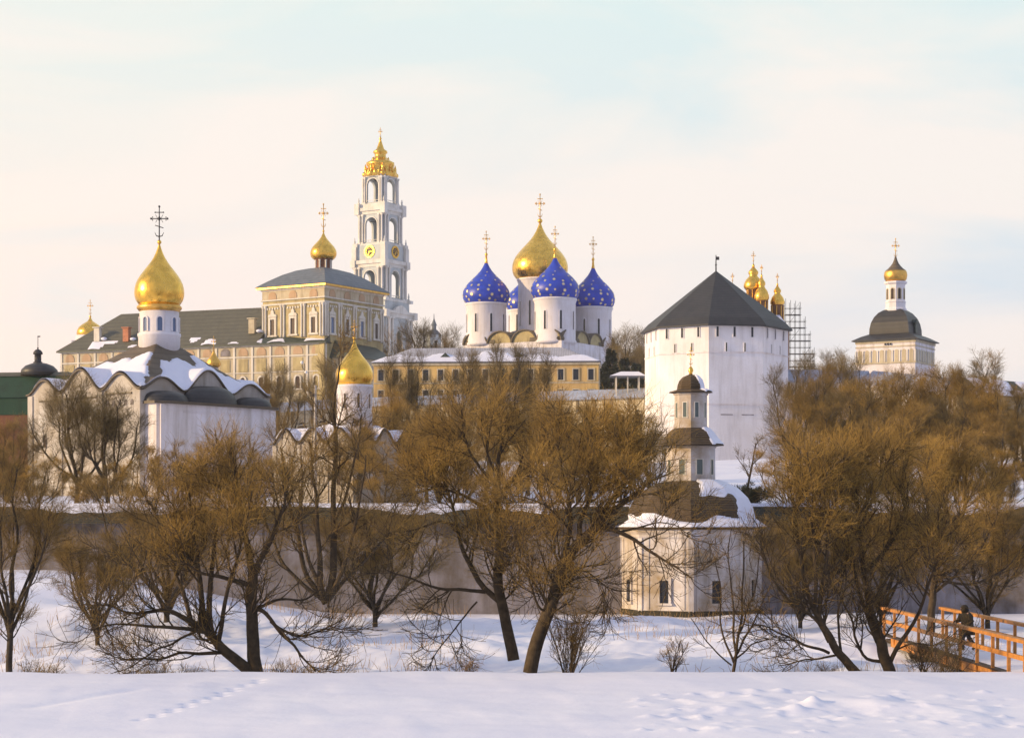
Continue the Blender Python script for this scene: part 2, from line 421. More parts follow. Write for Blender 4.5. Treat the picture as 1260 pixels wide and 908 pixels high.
dome(b, ox, oy, Z(475), 23.5, 58, 'gold', 24)

# ------------------------------------------------------------ octagonal buildings
def octo(R, a0=0): return [(R*math.sin(math.radians(a0+45*k)), -R*math.cos(math.radians(a0+45*k))) for k in range(8)]
C8 = math.cos(PI/8)
b = Bld('fortress_tower', 'huge white eight-sided fortress tower under a black pyramid roof', 'tower', 881, 572, 266, 0)
Z = b.z; A0 = -11.5; R = 88
m = b.mb(); m.lathe([(R+4, -40), (R+3, Z(560)), (R, Z(520)), (R, Z(409))], 8, a0=A0, smooth=False); m.build('wall', 'tower_wall', b.root)
m = b.mb()
m.lathe([(R+.9, Z(441)), (R+.9, Z(439.5))], 8, a0=A0, smooth=False)
m.lathe([(R+.9, Z(503)), (R+.9, Z(501.8))], 8, a0=A0, smooth=False)
m.build('string_courses', 'white_wall', b.root)
m = b.mb(); m.lathe([(R+5.5, Z(409)), (R+5.5, Z(407.6)), (84, Z(398)), (1, Z(334))], 8, a0=A0, smooth=False); m.build('roof', 'tower_roof', b.root)
m = b.mb(); m.tube([(0,0,Z(336)), (0,0,Z(314))], [1, .5], 6); m.ball((0,0,Z(326)), 1.3, 8); m.box(0, 4, -.2, .2, Z(320), Z(316)); m.build('weather_vane', 'iron', b.root)
ap_ = R*C8
for k in range(8):
    th = A0+22.5+45*k
    if math.cos(math.radians(th)) < -.5: continue
    Mx = Rz(th) @ T(0, -ap_, 0)
    for x in (-23, -2, 20):
        window(b, Mx @ T(x, -.1, Z(422)), 2.9, 12, 'tower_wall', 'glass', False, .7, .8, None, True, 'gun_slot')
    for x in (-12, 11):
        window(b, Mx @ T(x, -.1, Z(440)), 1.9, 11, 'tower_wall', 'roof_grey', False, .5, .6, None, False, 'loophole')
    for x, y in ((-20, 449), (17, 450), (-2, 482), (-4, 524), (-3, 560)):
        if (x*7+k*5+y) % 4 == 0 and y < 460: continue
        m = b.mb(Mx); m.face_prism(arch_poly(3.2, 3.6, 5), -.25, .6); m.build('loophole', 'glass', b.root)
    for x in (-12, 14):
        m = b.mb(Mx); m.box(x-7, x+8, -.3, .3, Z(515), Z(514)); m.build('crack_ledge', 'grey_wall', b.root)

# --- well chapel
b = Bld('well_chapel', 'round white tiered chapel with shingled roofs and snow, standing at the foot of the hill', 'chapel', 850, 757, 110, 0)
Z = b.z; R = 86; W0 = -5
m = b.mb(); m.lathe([(R+1, -25), (R+1, Z(748)), (R, Z(746)), (R, Z(651))], 8, a0=W0, smooth=False); m.build('wall', 'chapel_wall', b.root)
m = b.mb(); m.lathe([(R+2.5, -25), (R+2.5, Z(750)), (R+1, Z(748))], 8, a0=W0, smooth=False); m.build('plinth', 'dark_shingle', b.root)
m = b.mb()
for k in range(8):
    m.M = Rz(45*k+W0)@T(0, -R, 0); m.box(-3.2, 3.2, -.6, 3, -20, Z(660))
    m.M = Rz(45*k+22.5+W0)@T(0, -R*C8, 0)
    for s in (-26, 20): m.box(s, s+5, -1, .3, -20, Z(662))
m.build('pilasters', 'chapel_wall', b.root)
m = b.mb(); m.lathe([(R+.5, Z(662)), (R+2.2, Z(660)), (R+2.2, Z(657)), (R+4, Z(654)), (R+4, Z(651))], 8, a0=W0, smooth=False); m.build('cornice', 'chapel_wall', b.root)
prof = [(93, 651), (93, 649.5), (79, 640), (76, 627), (70, 615), (58, 603), (44, 596), (32, 592)]
m = b.mb(); m.lathe([(r, Z(z)) for r, z in prof], 8, a0=W0, smooth=False); roof = m.build('lower_roof', 'shingle', b.root)
def octr(th): 
    a = ((th-W0) % 45)-22.5; return C8/math.cos(math.radians(a))
def psurf(prof):
    def s(th, t):
        k = min(len(prof)-2, int(t)); q = t-k; r = prof[k][0]*(1-q)+prof[k+1][0]*q; z = prof[k][1]*(1-q)+prof[k+1][1]*q
        r *= octr(th)*1.0; a = math.radians(th); return ((r+.25)*math.sin(a), -(r+.25)*math.cos(a), Z(z))
    return s
def mk(th, t):
    n = nz(math.cos(math.radians(th))*3, math.sin(math.radians(th))*3+t, .9, 2)*.9
    skirt = (2.1+n*.8-t)
    e = ((th+180) % 360)-180
    side = min((e-48+n*14)/14, 1) if e > 0 else -1
    up = min((t-4.3+n*.6), (e-4+n*10)/12, 1)
    return max(skirt*.6, side, up)
snow_patch(b, psurf(prof), mk, 200, 56, 0, 360, .35, 6.9, 2.4, roof)
for k in range(8):
    window(b, Rz(45*k+22.5+W0) @ T(-1, -R*C8, Z(739)), 11.5, 27, 'chapel_wall', 'glass', False, 3.2, 2.4)
def tier(b, r, z0, z1, ww, wh, wz, name, mat='chapel_wall'):
    m = b.mb(); m.lathe([(r+1, Z(z0)), (r+1, Z(z0)+2), (r, Z(z0)+2.5), (r, Z(z1)-3), (r+1.5, Z(z1)-2), (r+1.5, Z(z1))], 8, a0=W0, smooth=False); o = m.build(name, mat, b.root)
    for k in range(8): window(b, Rz(45*k+22.5+W0) @ T(0, -r*C8, Z(wz)), ww, wh, 'pale_trim', 'glass_green', False, 1.1, .7, o)
    return o
tier(b, 30, 592, 549, 7.5, 18, 584, 'middle_drum')
prof2 = [(41, 548.5), (40, 547), (34, 541), (29, 534), (24, 529), (20, 527)]
m = b.mb(); m.lathe([(r, Z(z)) for r, z in prof2], 8, a0=W0, smooth=False); r2 = m.build('middle_roof', 'shingle', b.root)
def mk2(th, t):
    e = ((th+180) % 360)-180; n = nz(th*.05, t, 1, 8)*.6
    return (min((e-38+n*10)/20, 1) if e > 0 else -1)
snow_patch(b, psurf(prof2), mk2, 120, 24, 0, 360, .2, 4.8, 1.8, r2)
tier(b, 20, 527, 484, 4.6, 18, 514, 'upper_drum')
prof3 = [(27, 483.5), (26, 482), (17, 479.5), (16.5, 475), (14.5, 469), (10, 464), (3, 461)]
m = b.mb(); m.lathe([(r, Z(z)) for r, z in prof3], 8, a0=W0, smooth=False); r3 = m.build('cap_roof', 'shingle', b.root)
snow_patch(b, psurf(prof3), mk2, 120, 24, 0, 360, .3, 5.5, 1.8, r3)
m = b.mb(); m.lathe([(2.5, Z(462)), (2, Z(459)), (3.4, Z(456)), (2.4, Z(453)), (1, Z(451))], 10); m.build('finial', 'gold', b.root)
cross(b, 0, 0, Z(453), 27, 'gold')

# ------------------------------------------------------------ cathedral of five domes
b = Bld('domed_cathedral', 'white cathedral with four starry blue domes around one golden dome', 'cathedral', 664.5, 470, 480, -14.3)
Z = b.z
cs = {}
ca, sa = math.cos(math.radians(14.3)), math.sin(math.radians(14.3))
HS = 68.6/math.sqrt(2)
# local corner offsets: square rotated so that the near corner points at the viewer
def corner(dx, dy): return b.off(dx, dy)
vL, vF = (-66, -17), (17, -66)
corn = [('left', vL), ('front', vF), ('right', (-vL[0], -vL[1])), ('back', (-vF[0], -vF[1]))]
# body: square through the corners x 1.5
k = 1.42; q = [(b.off(v[0]*k, v[1]*k)) for _, v in (corn[0], corn[1], corn[2], corn[3])]
m = b.mb(); m.prism(q, -60, Z(427)); m.build('wall', 'white_wall', b.root)
def side(i):
    a, c = Vector(q[i]), Vector(q[(i+1) % 4]); d = (c-a); return a, d.length, math.degrees(math.atan2(d.y, d.x))
rf = b.mb()
for i in range(4):
    a, ln, ang = side(i); n = 4; w = ln/n
    for j in range(n):
        Mx = T(a.x, a.y, 0) @ Rz(ang) @ T(w*(j+.5), 0, 0)
        g = b.mb(Mx); rr = w*.47; pts = [(rr*math.cos(PI*t/14), Z(427)+rr*.82*math.sin(PI*t/14)) for t in range(15)]
        g.face_prism(pts, .5, 3); g.build('gable', 'straw_wall', b.root)
        g = b.mb(Mx); ro = rr*1.1; o = [(ro*math.cos(PI*t/14), Z(427)+ro*.86*math.sin(PI*t/14)) for t in range(15)]; ii = [(x*.9, Z(427)+(z-Z(427))*.88) for x, z in o]
        vv = [(x, y, z) for y in (-1.5, ln*.32) for x, z in o+ii]; ff = []
        for t in range(14): ff += [(t, t+1, 16+t, 15+t), (t, 30+t, 31+t, t+1), (15+t, 16+t, 46+t, 45+t)]
        g.add(vv, ff, True); g.build('gable_roof', 'roof_brown', b.root)
m = b.mb(); m.prism(q, Z(427), Z(407), [(x*.3, y*.3) for x, y in q]); m.build('roof', 'roof_slate', b.root)
for i in range(2):
    a, ln, ang = side(i)
    for j in range(4):
        window(b, T(a.x, a.y, 0) @ Rz(ang) @ T(ln/4*(j+.5), 0, Z(466)), 4, 22, 'white_wall', 'glass', True)
def drum(b, x, y, r, z0, z1, nw, wy, wh, a0=0, w=2.6):
    m = b.mb(T(x, y, 0)); m.lathe([(r+1.2, z0), (r+1.2, z0+3), (r, z0+4), (r, z1-5), (r+.8, z1-4), (r+.8, z1-2.5), (r+1.8, z1-2), (r+1.8, z1)], 36); o = m.build('drum', 'drum_wall', b.root)
    for k_ in range(nw): window(b, T(x, y, 0) @ Rz(360/nw*k_+a0-b.rot) @ T(0, -r, wy), w, wh, 'drum_wall', 'glass', True, 1, .5, o, False)
    return o
def star_dome(b, x, y, z0, r, h, seed):
    m = b.mb(T(x, y, 0)); pr = onion(r, h, z0); m.lathe(pr, 36)
    m.mi = 1; rows = [(.07, 14), (.17, 14), (.28, 13), (.39, 12), (.50, 9), (.61, 6), (.72, 3)]
    for ri, (t0, n) in enumerate(rows):
        for k_ in range(n):
            a = 360/n*(k_+.5*(ri % 2)+.22*math.sin(k_*5.1+ri*2.3+seed))+seed*11; t = t0+.018*math.sin(k_*3.7+ri+seed)
            lo = max([i for i, (_, tt) in enumerate(ONION) if tt <= t]); (a1, t1), (a2, t2) = ONION[lo], ONION[lo+1]
            rr = r*(a1+(a2-a1)*(t-t1)/(t2-t1)); slope = math.degrees(math.atan2((a1-a2)*r, (t2-t1)*h))
            m.M = T(x, y, 0) @ Rz(a) @ T(0, -rr-.15, z0+h*t) @ Rx(-slope)
            s = (1.95 if t < .5 else 1.35)*(1+.18*math.sin(k_*2.9+ri*1.7))
            pts = [((s if i % 2 == 0 else s*.55)*math.cos(PI*i/8), (s if i % 2 == 0 else s*.55)*math.sin(PI*i/8)) for i in range(16)]
            m.face_prism(pts, -.15, .3)
    o = m.build('dome', ['blue', 'star'], b.root); return o
spec = {'left': (598, 375, 55, 418, 283, 29), 'front': (681.5, 369, 55, 415, 277, 30), 'right': (731, 380, 54, 424, 290, 27), 'back': (647, 383, 48, 418, 305, 25)}
for nme, v in corn:
    x, y = b.off(*v); Dr = (480+v[1]*b.u)/480           # distance ratio
    px, yb, h, ybot, yc, r = spec[nme]
    zz = lambda row: (HY-row)*Dr-(HY-b.row)              # height that shows at that row from this distance
    r *= Dr
    drum(b, x, y, r*.845, zz(ybot)-8, zz(yb-1), 8, zz(ybot)+8, 22, 15)
    o = star_dome(b, x, y, zz(yb), r, h*Dr, len(nme))
    g = b.mb(T(x, y, 0)); zt = zz(yb)+h*Dr; g.lathe([(2.6, zt-7), (1.6, zt-1), (1.1, zt+5), (1.9, zt+6), (1.5, zt+8), (.6, zt+9)], 10); g.build('gilded_tip', 'gold', o)
    cross(b, x, y, zt+8, zz(yc)-zt-8, 'old_gold', o)
drum(b, 0, 0, 27, Z(432), Z(344), 10, Z(402), 30, 8)
o = dome(b, 0, 0, Z(345), 34.5, 72, 'gold', 36, n=40)

# ------------------------------------------------------------ bell tower
b = Bld('bell_tower', 'tall pale blue and white tiered bell tower with clocks and a gilded crown', 'bell tower', 468, 480, 560, -32)
Z = b.z
def archwall(m, w, z0, z1, ow, oz0, oz1, th):
    """wall face centred on x=0 at y 0..th with an arched opening"""
    m.box(-w, -ow, 0, th, z0, z1); m.box(ow, w, 0, th, z0, z1)
    if oz0 > z0: m.box(-ow, ow, 0, th, z0, oz0)
    r = ow; n = 10; v = []; f = []
    for yy in (0, th):
        for i in range(n+1):
            a = PI*i/n; v.append((r*math.cos(a), yy, oz1-r+r*math.sin(a)))
        for i in range(n+1): v.append((r*math.cos(PI*i/n), yy, z1))
    K = 2*(n+1)
    for i in range(n):
        f += [(i, i+1, n+2+i, n+1+i), (K+i, K+n+1+i, K+n+2+i, K+i+1), (i, K+i, K+i+1, i+1)]
    m.add(v, f)
def btier(a, r0, r1, ow, o0, o1, col, cr, name, sill=1):
    """tier half width a between rows r0 (bottom) and r1 (top)"""
    m = b.mb()
    for k_ in range(4):
        m.M = Rz(90*k_) @ T(0, -a, 0); archwall(m, a-2.2, Z(r0), Z(r1), ow, Z(o0), Z(o1), 2.2)
    m.M = Matrix.Identity(4); m.box(-a+2, a-2, -a+2, a-2, Z(r0), Z(r0)+1)
    o = m.build(name, 'bell_wall', b.root)
    for k_ in range(4):
        g = b.mb(Rz(90*k_) @ T(0, -a, 0)); t = 1.1
        oo = arch_poly((ow+t)*2, Z(o1)+t-Z(o0)); ii = arch_poly(ow*2, Z(o1)-Z(o0)); n = len(oo); z = Z(o0)
        v = [(x, -.7, zz+z) for x, zz in oo]+[(x, -.7, zz+z) for x, zz in ii]+[(x, .1, zz+z) for x, zz in oo]+[(x, .1, zz+z) for x, zz in ii]; f = []
        for q_ in range(1, n):
            j = (q_+1) % n; f += [(q_, j, n+j, n+q_), (q_, 2*n+q_, 2*n+j, j), (n+q_, n+j, 3*n+j, 3*n+q_)]
        g.add(v, f); g.box(-ow, ow, -.3, .2, z+2, z+2.6)
        for q_ in range(5): g.box(-ow+ow*2*q_/4-.2, -ow+ow*2*q_/4+.2, -.2, .1, z, z+2)
        g.build('arch_frame', 'bell_trim', b.root)
        for s in (-1, 1):
            for d in col:
                g = b.mb(Rz(90*k_) @ T(s*d, -a-cr*.9, 0)); h0, h1 = Z(r0), Z(r1)
                g.box(-cr*1.3, cr*1.3, -cr*1.3, cr*1.3, h0, h0+2)
                g.lathe([(cr*1.1, h0+2), (cr, h0+3), (cr*.88, h1-3), (cr*1.25, h1-2)], 10); g.box(-cr*1.3, cr*1.3, -cr*1.3, cr*1.3, h1-2, h1)
                g.build('column', 'bell_trim', b.root)
    return o
def entab(a, rows, name='cornice'):
    m = b.mb()
    for (d, r0, r1) in rows: m.box(-a-d, a+d, -a-d, a+d, Z(r0), Z(r1))
    # projecting corner blocks
    for sx in (-1, 1):
        for sy in (-1, 1):
            r0, r1 = rows[0][1], rows[-1][2]; m.box(sx*a-3.4+sx*.6, sx*a+3.4+sx*.6, sy*a-3.4+sy*.6, sy*a+3.4+sy*.6, Z(r0)-.2, Z(r1)+.3)
    return m.build(name, 'bell_trim', b.root)
def urn(x, y, z, h):
    g = b.mb(T(x, y, z)); g.box(-1, 1, -1, 1, 0, h*.25); g.lathe([(.5, h*.25), (1.1, h*.4), (1.2, h*.6), (.5, h*.75), (.7, h*.85), (.1, h)], 8); g.build('statue', 'bell_trim', b.root)
m = b.mb(); m.box(-36, 36, -36, 36, -40, Z(446)); m.build('base', 'bell_wall', b.root)
entab(35, [(1, 446, 441), (2.5, 441, 439)])
btier(28.5, 439, 393, 6, 437, 408, (23, 17), 2.0, 'second_tier')
entab(29, [(1.5, 393, 388), (3, 388, 385)])
m = b.mb(); m.box(-25.5, 25.5, -25.5, 25.5, Z(385), Z(372)); m.build('attic', 'bell_wall', b.root)
entab(25, [(.8, 373, 370)])
for k_ in range(4):
    g = b.mb(Rz(90*k_) @ T(0, -29, Z(385))); g.face_prism([(-14, 0), (14, 0), (9, 4.5), (0, 7.5), (-9, 4.5)], -3, 1); g.build('pediment', 'bell_trim', b.root)
btier(22.5, 370, 331, 8.6, 368, 335, (20, 14.5), 1.6, 'third_tier')
entab(22.5, [(.8, 331, 327), (2.6, 327, 322.5)])
m = b.mb(); m.box(-22, 22, -22, 22, Z(322.5), Z(304)); m.build('clock_storey', 'bell_wall', b.root)
b.boxes('pedestal', 'bell_trim', None, [(sx*22-3.3, sx*22+3.3, sy*22-3.3, sy*22+3.3, Z(322.5), Z(306)) for sx in (-1, 1) for sy in (-1, 1)])
for sx in (-1, 1):
    for sy in (-1, 1):
        urn(sx*22.5, sy*22.5, Z(306), 12); urn(sx*19, sy*19, Z(253), 8); urn(sx*25, sy*25, Z(370), 10)
entab(20.5, [(1, 306, 302)])
for k_ in range(4):
    Mx = Rz(90*k_) @ T(0, -22, Z(312))
    g = b.mb(Mx @ Rx(90)); g.lathe([(7.6, -.2), (7.6, 1.1), (6.4, 1.1), (6.4, .5), (.1, .5)], 24, smooth=False); ck = g.build('clock', 'gold', b.root)
    g = b.mb(Mx @ Rx(90)); g.lathe([(5.0, .5), (5.0, .62)], 24, smooth=False); g.build('clock_face', 'iron', ck)
    g = b.mb(Mx)
    for t in range(12):
        a = PI*t/6; g.box(5.6*math.sin(a)-.5, 5.6*math.sin(a)+.5, -1.3, -.6, 5.6*math.cos(a)-.5, 5.6*math.cos(a)+.5)
    g.M = Mx @ Ry(200); g.box(-.35, .35, -1.1, -.7, -.5, 5.2); g.M = Mx @ Ry(95); g.box(-.35, .35, -1.3, -1.1, -.5, 4)
    g.M = Mx
    for t in range(8): a = PI*t/4; g.ball((2.6*math.sin(a), -.7, 2.6*math.cos(a)), .55, 5)
    g.build('clock_hands', 'gold', ck)
btier(18.8, 302, 266, 8.8, 300, 270, (16.8, 12.2), 1.3, 'fourth_tier')
entab(19, [(.8, 266, 262), (2.6, 262, 258), (0, 258, 253)])
btier(15.8, 253, 220, 8.6, 251, 222, (13.8, 11.2), 1.1, 'top_tier')
for zc, row, r in ((0, 278, 4.2), (0, 340, 5)):
    g = b.mb(T(0, 0, Z(row+12))); g.lathe([(r, 0), (r*.9, .8), (r*.7, 3), (r*.55, 6), (r*.3, 8), (.2, 8.6)], 16); g.M = Matrix.Identity(4); g.tube([(0,0,Z(row+4)), (0,0,Z(row-6))], .3, 5); g.box(-16, 16, -.4, .4, Z(row-5.4), Z(row-6.2)); g.build('bell', 'iron', b.root)
m = b.mb()
for k_ in range(4):
    m.M = Rz(90*k_) @ T(0, -16.3, Z(220)); pts = [(9.5*math.cos(PI*t/12), 7*math.sin(PI*t/12)) for t in range(13)]
    m.face_prism(pts, -1.4, 3); m.M = Rz(90*k_+45) @ T(0, -19, 0); m.box(-3.5, 3.5, -1, 6, Z(222), Z(216))
m.build('cornice', 'bell_trim', b.root)
# gilded crown
m = b.mb()
m.lathe([(20, Z(219)), (21, Z(216)), (17.5, Z(212)), (15.5, Z(206)), (17.5, Z(204)), (17.5, Z(201)), (13.5, Z(199)), (9, Z(196)), (7, Z(193)), (7, Z(190)), (9, Z(188.5)), (8.6, Z(186.5)), (5, Z(184)), (3.5, Z(180)), (2.2, Z(176)), (1, Z(172)), (1.8, Z(171)), (.6, Z(169))], 16)
for k_ in range(8):
    m.M = Rz(45*k_) @ T(0, -18, Z(217))
    m.ball((0, -1.5, 1), 3.2, 8); m.ball((0, .2, 5.5), 2.5, 8); m.lathe([(1.4, 4), (1.7, 9), (.8, 12), (.1, 14)], 6, 0, -.5)
    m.M = Rz(45*k_+22) @ T(0, -10, Z(200)); m.lathe([(1.3, 0), (1.6, 2.5), (.4, 6)], 6)
    for s in (-1, 1):
        m.M = Rz(45*k_) @ T(0, -18, Z(217)); m.tube([(s*2, 0, 0), (s*5, -.5, 2), (s*4.5, 0, 6), (s*2, 1, 9)], [1.2, 1.5, 1.2, .5], 6)
m.build('gilded_crown', 'gold', b.root)
cross(b, 0, 0, Z(171), 14, 'old_gold')
# ------------------------------------------------------------ refectory church with long hall
b = Bld('refectory_church', 'ornate cream church block with long low hall, grey hipped roof and one small golden dome', 'church', 398, 480, 430, -32)
Z = b.z; A1, A2 = 47, 59.5
CZR = lambda r, D=430: Z(r)
m = b.mb(); m.box(-A1, A1, -A2, A2, -30, Z(360)); m.build('wall', 'straw_wall', b.root)
# paler frieze, cornices and corner columns
m = b.mb()
m.box(-A1-.5, A1+.5, -A2-.5, A2+.5, Z(373), Z(360.5))
m.build('frieze', 'cream_wall', b.root)
m = b.mb(); m.box(-A1-2, A1+2, -A2-2, A2+2, Z(374.5), Z(373)); m.box(-A1-1.2, A1+1.2, -A2-1.2, A2+1.2, Z(380), Z(378)); m.box(-A1-1.5, A1+1.5, -A2-1.5, A2+1.5, Z(362.5), Z(360.2)); m.build('cornice', 'pale_trim', b.root)
def facade(Mx, L, n, rows, blind=()):
    step = 2*L/n
    for k in range(n+1):
        for s in ((-2.2, 2.2) if 0 < k < n else (((1.2, 5.2) if k == 0 else (-5.2, -1.2)))):
            x = -L+step*k+s
            g = b.mb(Mx @ T(x, -1.0, 0)); g.lathe([(1.6, Z(420)), (1.3, Z(416)), (1.25, Z(384)), (1.9, Z(382)), (1.9, Z(380))], 8); g.build('column', 'pale_trim', b.root)
    for k in range(n):
        x = -L+step*(k+.5)
        w = window(b, Mx @ T(x, -.2, Z(416)), 6.5, 19, 'pale_trim', 'glass_blue' if k in blind else 'glass_brown', False, 2.6, 1.4)
        g = b.mb(Mx @ T(x, -.2, Z(394))); g.face_prism([(-6.5, 0), (6.5, 0), (5.5, 3), (2.5, 4), (2, 7), (0, 9.5), (-2, 7), (-2.5, 4), (-5.5, 3)], -1.4, .3); g.build('pediment', 'pale_trim', w)
        g = b.mb(Mx @ T(x, -.7, Z(372.5))); g.face_prism(arch_poly(12, 9), -.4, .3); g.build('niche', 'rosy', b.root)
        for q_ in range(5):
            g = b.mb(Mx @ T(x-8+q_*4, -.2, Z(385))); g.box(-.9, .9, -.8, .2, 0, 2.5); g.build('bracket', 'pale_trim', b.root)
facade(T(0, -A2, 0), A1, 3, 0)
facade(Rz(90) @ T(0, -A1, 0), A2, 4, 0, (0, 2))
e = 6; v = []
pr = [(1.0, 358), (.97, 356.2), (.8, 348.5), (.6, 340.5), (.4, 334.5), (.2, 331), (.13, 330.5)]
m = b.mb(); m.box(-A1-e, A1+e, -A2-e, A2+e, Z(360.2), Z(358)); m.build('gilded_eave', 'old_gold', b.root)
m = b.mb(); N = len(pr); vv = []
for s, zz in pr:
    for sx, sy in ((-1,-1),(1,-1),(1,1),(-1,1)): vv.append((sx*(A1+e+.8)*s, sy*(A2+e+.8)*s, Z(zz)))
ff = [(4*k+i, 4*k+(i+1) % 4, 4*k+4+(i+1) % 4, 4*k+4+i) for k in range(N-1) for i in range(4)]+[(4*N-4, 4*N-3, 4*N-2, 4*N-1)]
m.add(vv, ff, False); m.build('roof', 'roof_slate', b.root)
m = b.mb(); m.lathe([(11.5, Z(338)), (11, Z(333)), (9.5, Z(331)), (9.3, Z(321)), (12, Z(319.5)), (12, Z(318.5))], 16); dr = m.build('drum', 'red_wall', b.root)
for k in range(8):
    g = b.mb(Rz(45*k+10) @ T(0, -9.8, 0)); g.lathe([(1.6, Z(332)), (1.2, Z(330)), (1.2, Z(322)), (1.8, Z(320.5))], 8); g.build('column', 'pale_trim', b.root)
dome(b, 0, 0, Z(319), 16.3, 34, 'gold', 36)
# long hall: its own slightly different direction
HR = Rz(10); HL = 283
# front plane passes the near left corner of the block
c0 = Vector((-A1-1, -A2-5, 0))
H = T(c0.x+95, c0.y+8, 0) @ HR @ T(0, 0, 0)
hx0, hx1, hy0, hy1 = -HL-92, 0, 0, 96
m = b.mb(H); m.box(hx0, hx1, hy0, hy1, -40, Z(428)); m.build('hall_wall', 'cream_wall', b.root)
er = Z(427)
m = b.mb(H); o_ = 5
m.prism([(hx0-o_, hy0-o_), (hx1+2, hy0-o_), (hx1+2, hy0+14), (hx1-94, hy0+14), (hx1-94, hy1+o_), (hx0-o_, hy1+o_)], er-1.6, er); m.build('hall_eave', 'roof_green', b.root)
m = b.mb(H); x0, x1 = hx0-o_, hx1-92; y0, y1 = hy0-o_, hy1+o_; ym = (y0+y1)/2; zt = er+50
m.add([(x0, y0, er+.1), (x1, y0, er+.1), (x1, y1, er+.1), (x0, y1, er+.1), (x0+62, ym, zt), (x1+10, ym, zt)], [(0,1,5,4), (1,2,5), (2,3,4,5), (3,0,4), (0,3,2,1)], False)
m.build('hall_roof', 'roof_grey', b.root)
m = b.mb(H); m.add([(hx1-94, y0, er+.1), (hx1+2, y0, er+.1), (hx1+2, y0+11, er+8), (hx1-94, y0+11, er+8), (hx1+2, y0+14, er+.1), (hx1-94, y0+14, er+.1)], [(0,1,2,3), (1,4,2), (0,3,5), (3,2,4,5)], False)
gr = m.build('gallery_roof', 'roof_green', b.root)
m = b.mb(H)
snow_patch(b, lambda x, y: (x, y, er+.3+8*(y-y0)/11), lambda x, y: min(nz(x, y, .06, 4)+.05, (9-(y-y0))/9), 60, 8, hx1-92, hx1, y0+1, y0+11, 1.0, gr, Mx=H)
snow_patch(b, lambda x, y: (x, y, er+.4+(zt-er)*(y-y0)/(ym-y0)), lambda x, y: min(nz(x, y, .05, 9)-.22, (12-(y-y0))/9), 90, 12, x0+20, x1-5, y0+1, y0+18, 1.0, gr, Mx=H)
for x, yy, mt, h_ in ((hx0+48, 14, 'pale_trim', 17), (hx0+92, 12, 'brick', 17), (x1-14, 16, 'cream_wall', 18)):
    g = b.mb(H @ T(x, y0+yy, er+yy-2)); g.box(-4, 4, -3, 3, 0, h_); g.box(-5.5, 5.5, -4.5, 4.5, h_, h_+1.2); ch = g.build('chimney', mt, b.root)
    g = b.mb(H @ T(x+10, y0+yy-1, er+yy+1)); g.ball((0, 0, 0), 4.2, 8, .5); g.build('snow', 'snow', ch)
nn = 15; st = (hx1-hx0)/nn
m = b.mb(H)
m.box(hx0, hx1+.3, hy0-1.2, hy0+.2, Z(443), Z(441.5)); m.box(hx0, hx1+.3, hy0-1.6, hy0+.2, Z(429.5), Z(428)); m.box(hx0, hx1+.3, hy0-1.3, hy0+.2, Z(462), Z(461))
for k in range(nn+1): m.box(hx0+st*k-1.3, hx0+st*k+1.3, hy0-1.0, hy0+.2, -30, Z(430))
m.build('pilasters', 'pale_trim', b.root)
for k in range(nn):
    x = hx0+st*(k+.5)
    g = b.mb(H @ T(x, -.1, Z(440.5))); g.face_prism(arch_poly(13, 9.5), -.5, .3); g.build('niche', 'rosy' if k != 9 else 'grey_wall', b.root)
    g = b.mb(H @ T(x, -.1, Z(460))); g.box(-6.5, 6.5, -.6, .3, 0, 15); g.build('painted_panel', 'straw_wall', b.root)
    window(b, H @ T(x, -.6, Z(482)), 6, 15, 'pale_trim', 'glass_brown', True, 2, 1)
# low dark roofs at the right foot
m = b.mb(T(A1+16, 4, 0)); m.box(-15, 12, -50, 40, -30, Z(446)); m.build('annex_wall', 'cream_wall', b.root)
m = b.mb(T(A1+16, 4, 0)); m.add([(-17,-54,Z(446)), (16,-54,Z(446)), (16,44,Z(446)), (-17,44,Z(446)), (-15,-44,Z(424)), (-15,40,Z(427))], [(0,1,4), (1,2,5,4), (2,3,5), (3,0,4,5), (0,3,2,1)], False); m.build('annex_roof', 'roof_green', b.root)

# ------------------------------------------------------------ yellow building
b = Bld('yellow_building', 'long yellow two storey building with snow on its low hipped roof', 'building', 600, 500, 330, -4)
Z = b.z; W = 137; Dp = 60
m = b.mb(); m.box(-W, W, -Dp/2, Dp/2, -40, Z(449.5)); m.build('wall', 'ochre_wall', b.root)
m = b.mb(); m.box(-W-2, W+2, -Dp/2-2, Dp/2+2, Z(451.5), Z(449)); m.box(-W-.7, W+.7, -Dp/2-.7, Dp/2+.7, Z(474), Z(472.5)); m.build('cornice', 'cream_wall', b.root)
zf = lambda x, y: Z(448.5)+min(24, (W+3-abs(x))*.45, (Dp/2+3-abs(y))*.62)
m = b.mb(); nx, ny = 60, 24; vv = []; ff = []
for i in range(nx+1):
    for j in range(ny+1): x = -W-3+(2*W+6)*i/nx; y = -Dp/2-3+(Dp+6)*j/ny; vv.append((x, y, zf(x, y)))
for i in range(nx):
    for j in range(ny): a = i*(ny+1)+j; ff.append((a, a+ny+1, a+ny+2, a+1))
m.add(vv, ff); m.add([(-W-3,-Dp/2-3,Z(449)), (W+3,-Dp/2-3,Z(449)), (W+3,Dp/2+3,Z(449)), (-W-3,Dp/2+3,Z(449))], [(0,1,2,3)])
rf = m.build('roof', 'ribbed', b.root)
snow_patch(b, lambda x, y: (x, y, zf(x, y)+.1), lambda x, y: min(1, (13-(y+Dp/2)+nz(x, y, .05, 2)*14+nz(x, y, .3, 4)*3)/8), 160, 30, -W-3, W+3, -Dp/2-3, Dp/2, 1.1, rf)
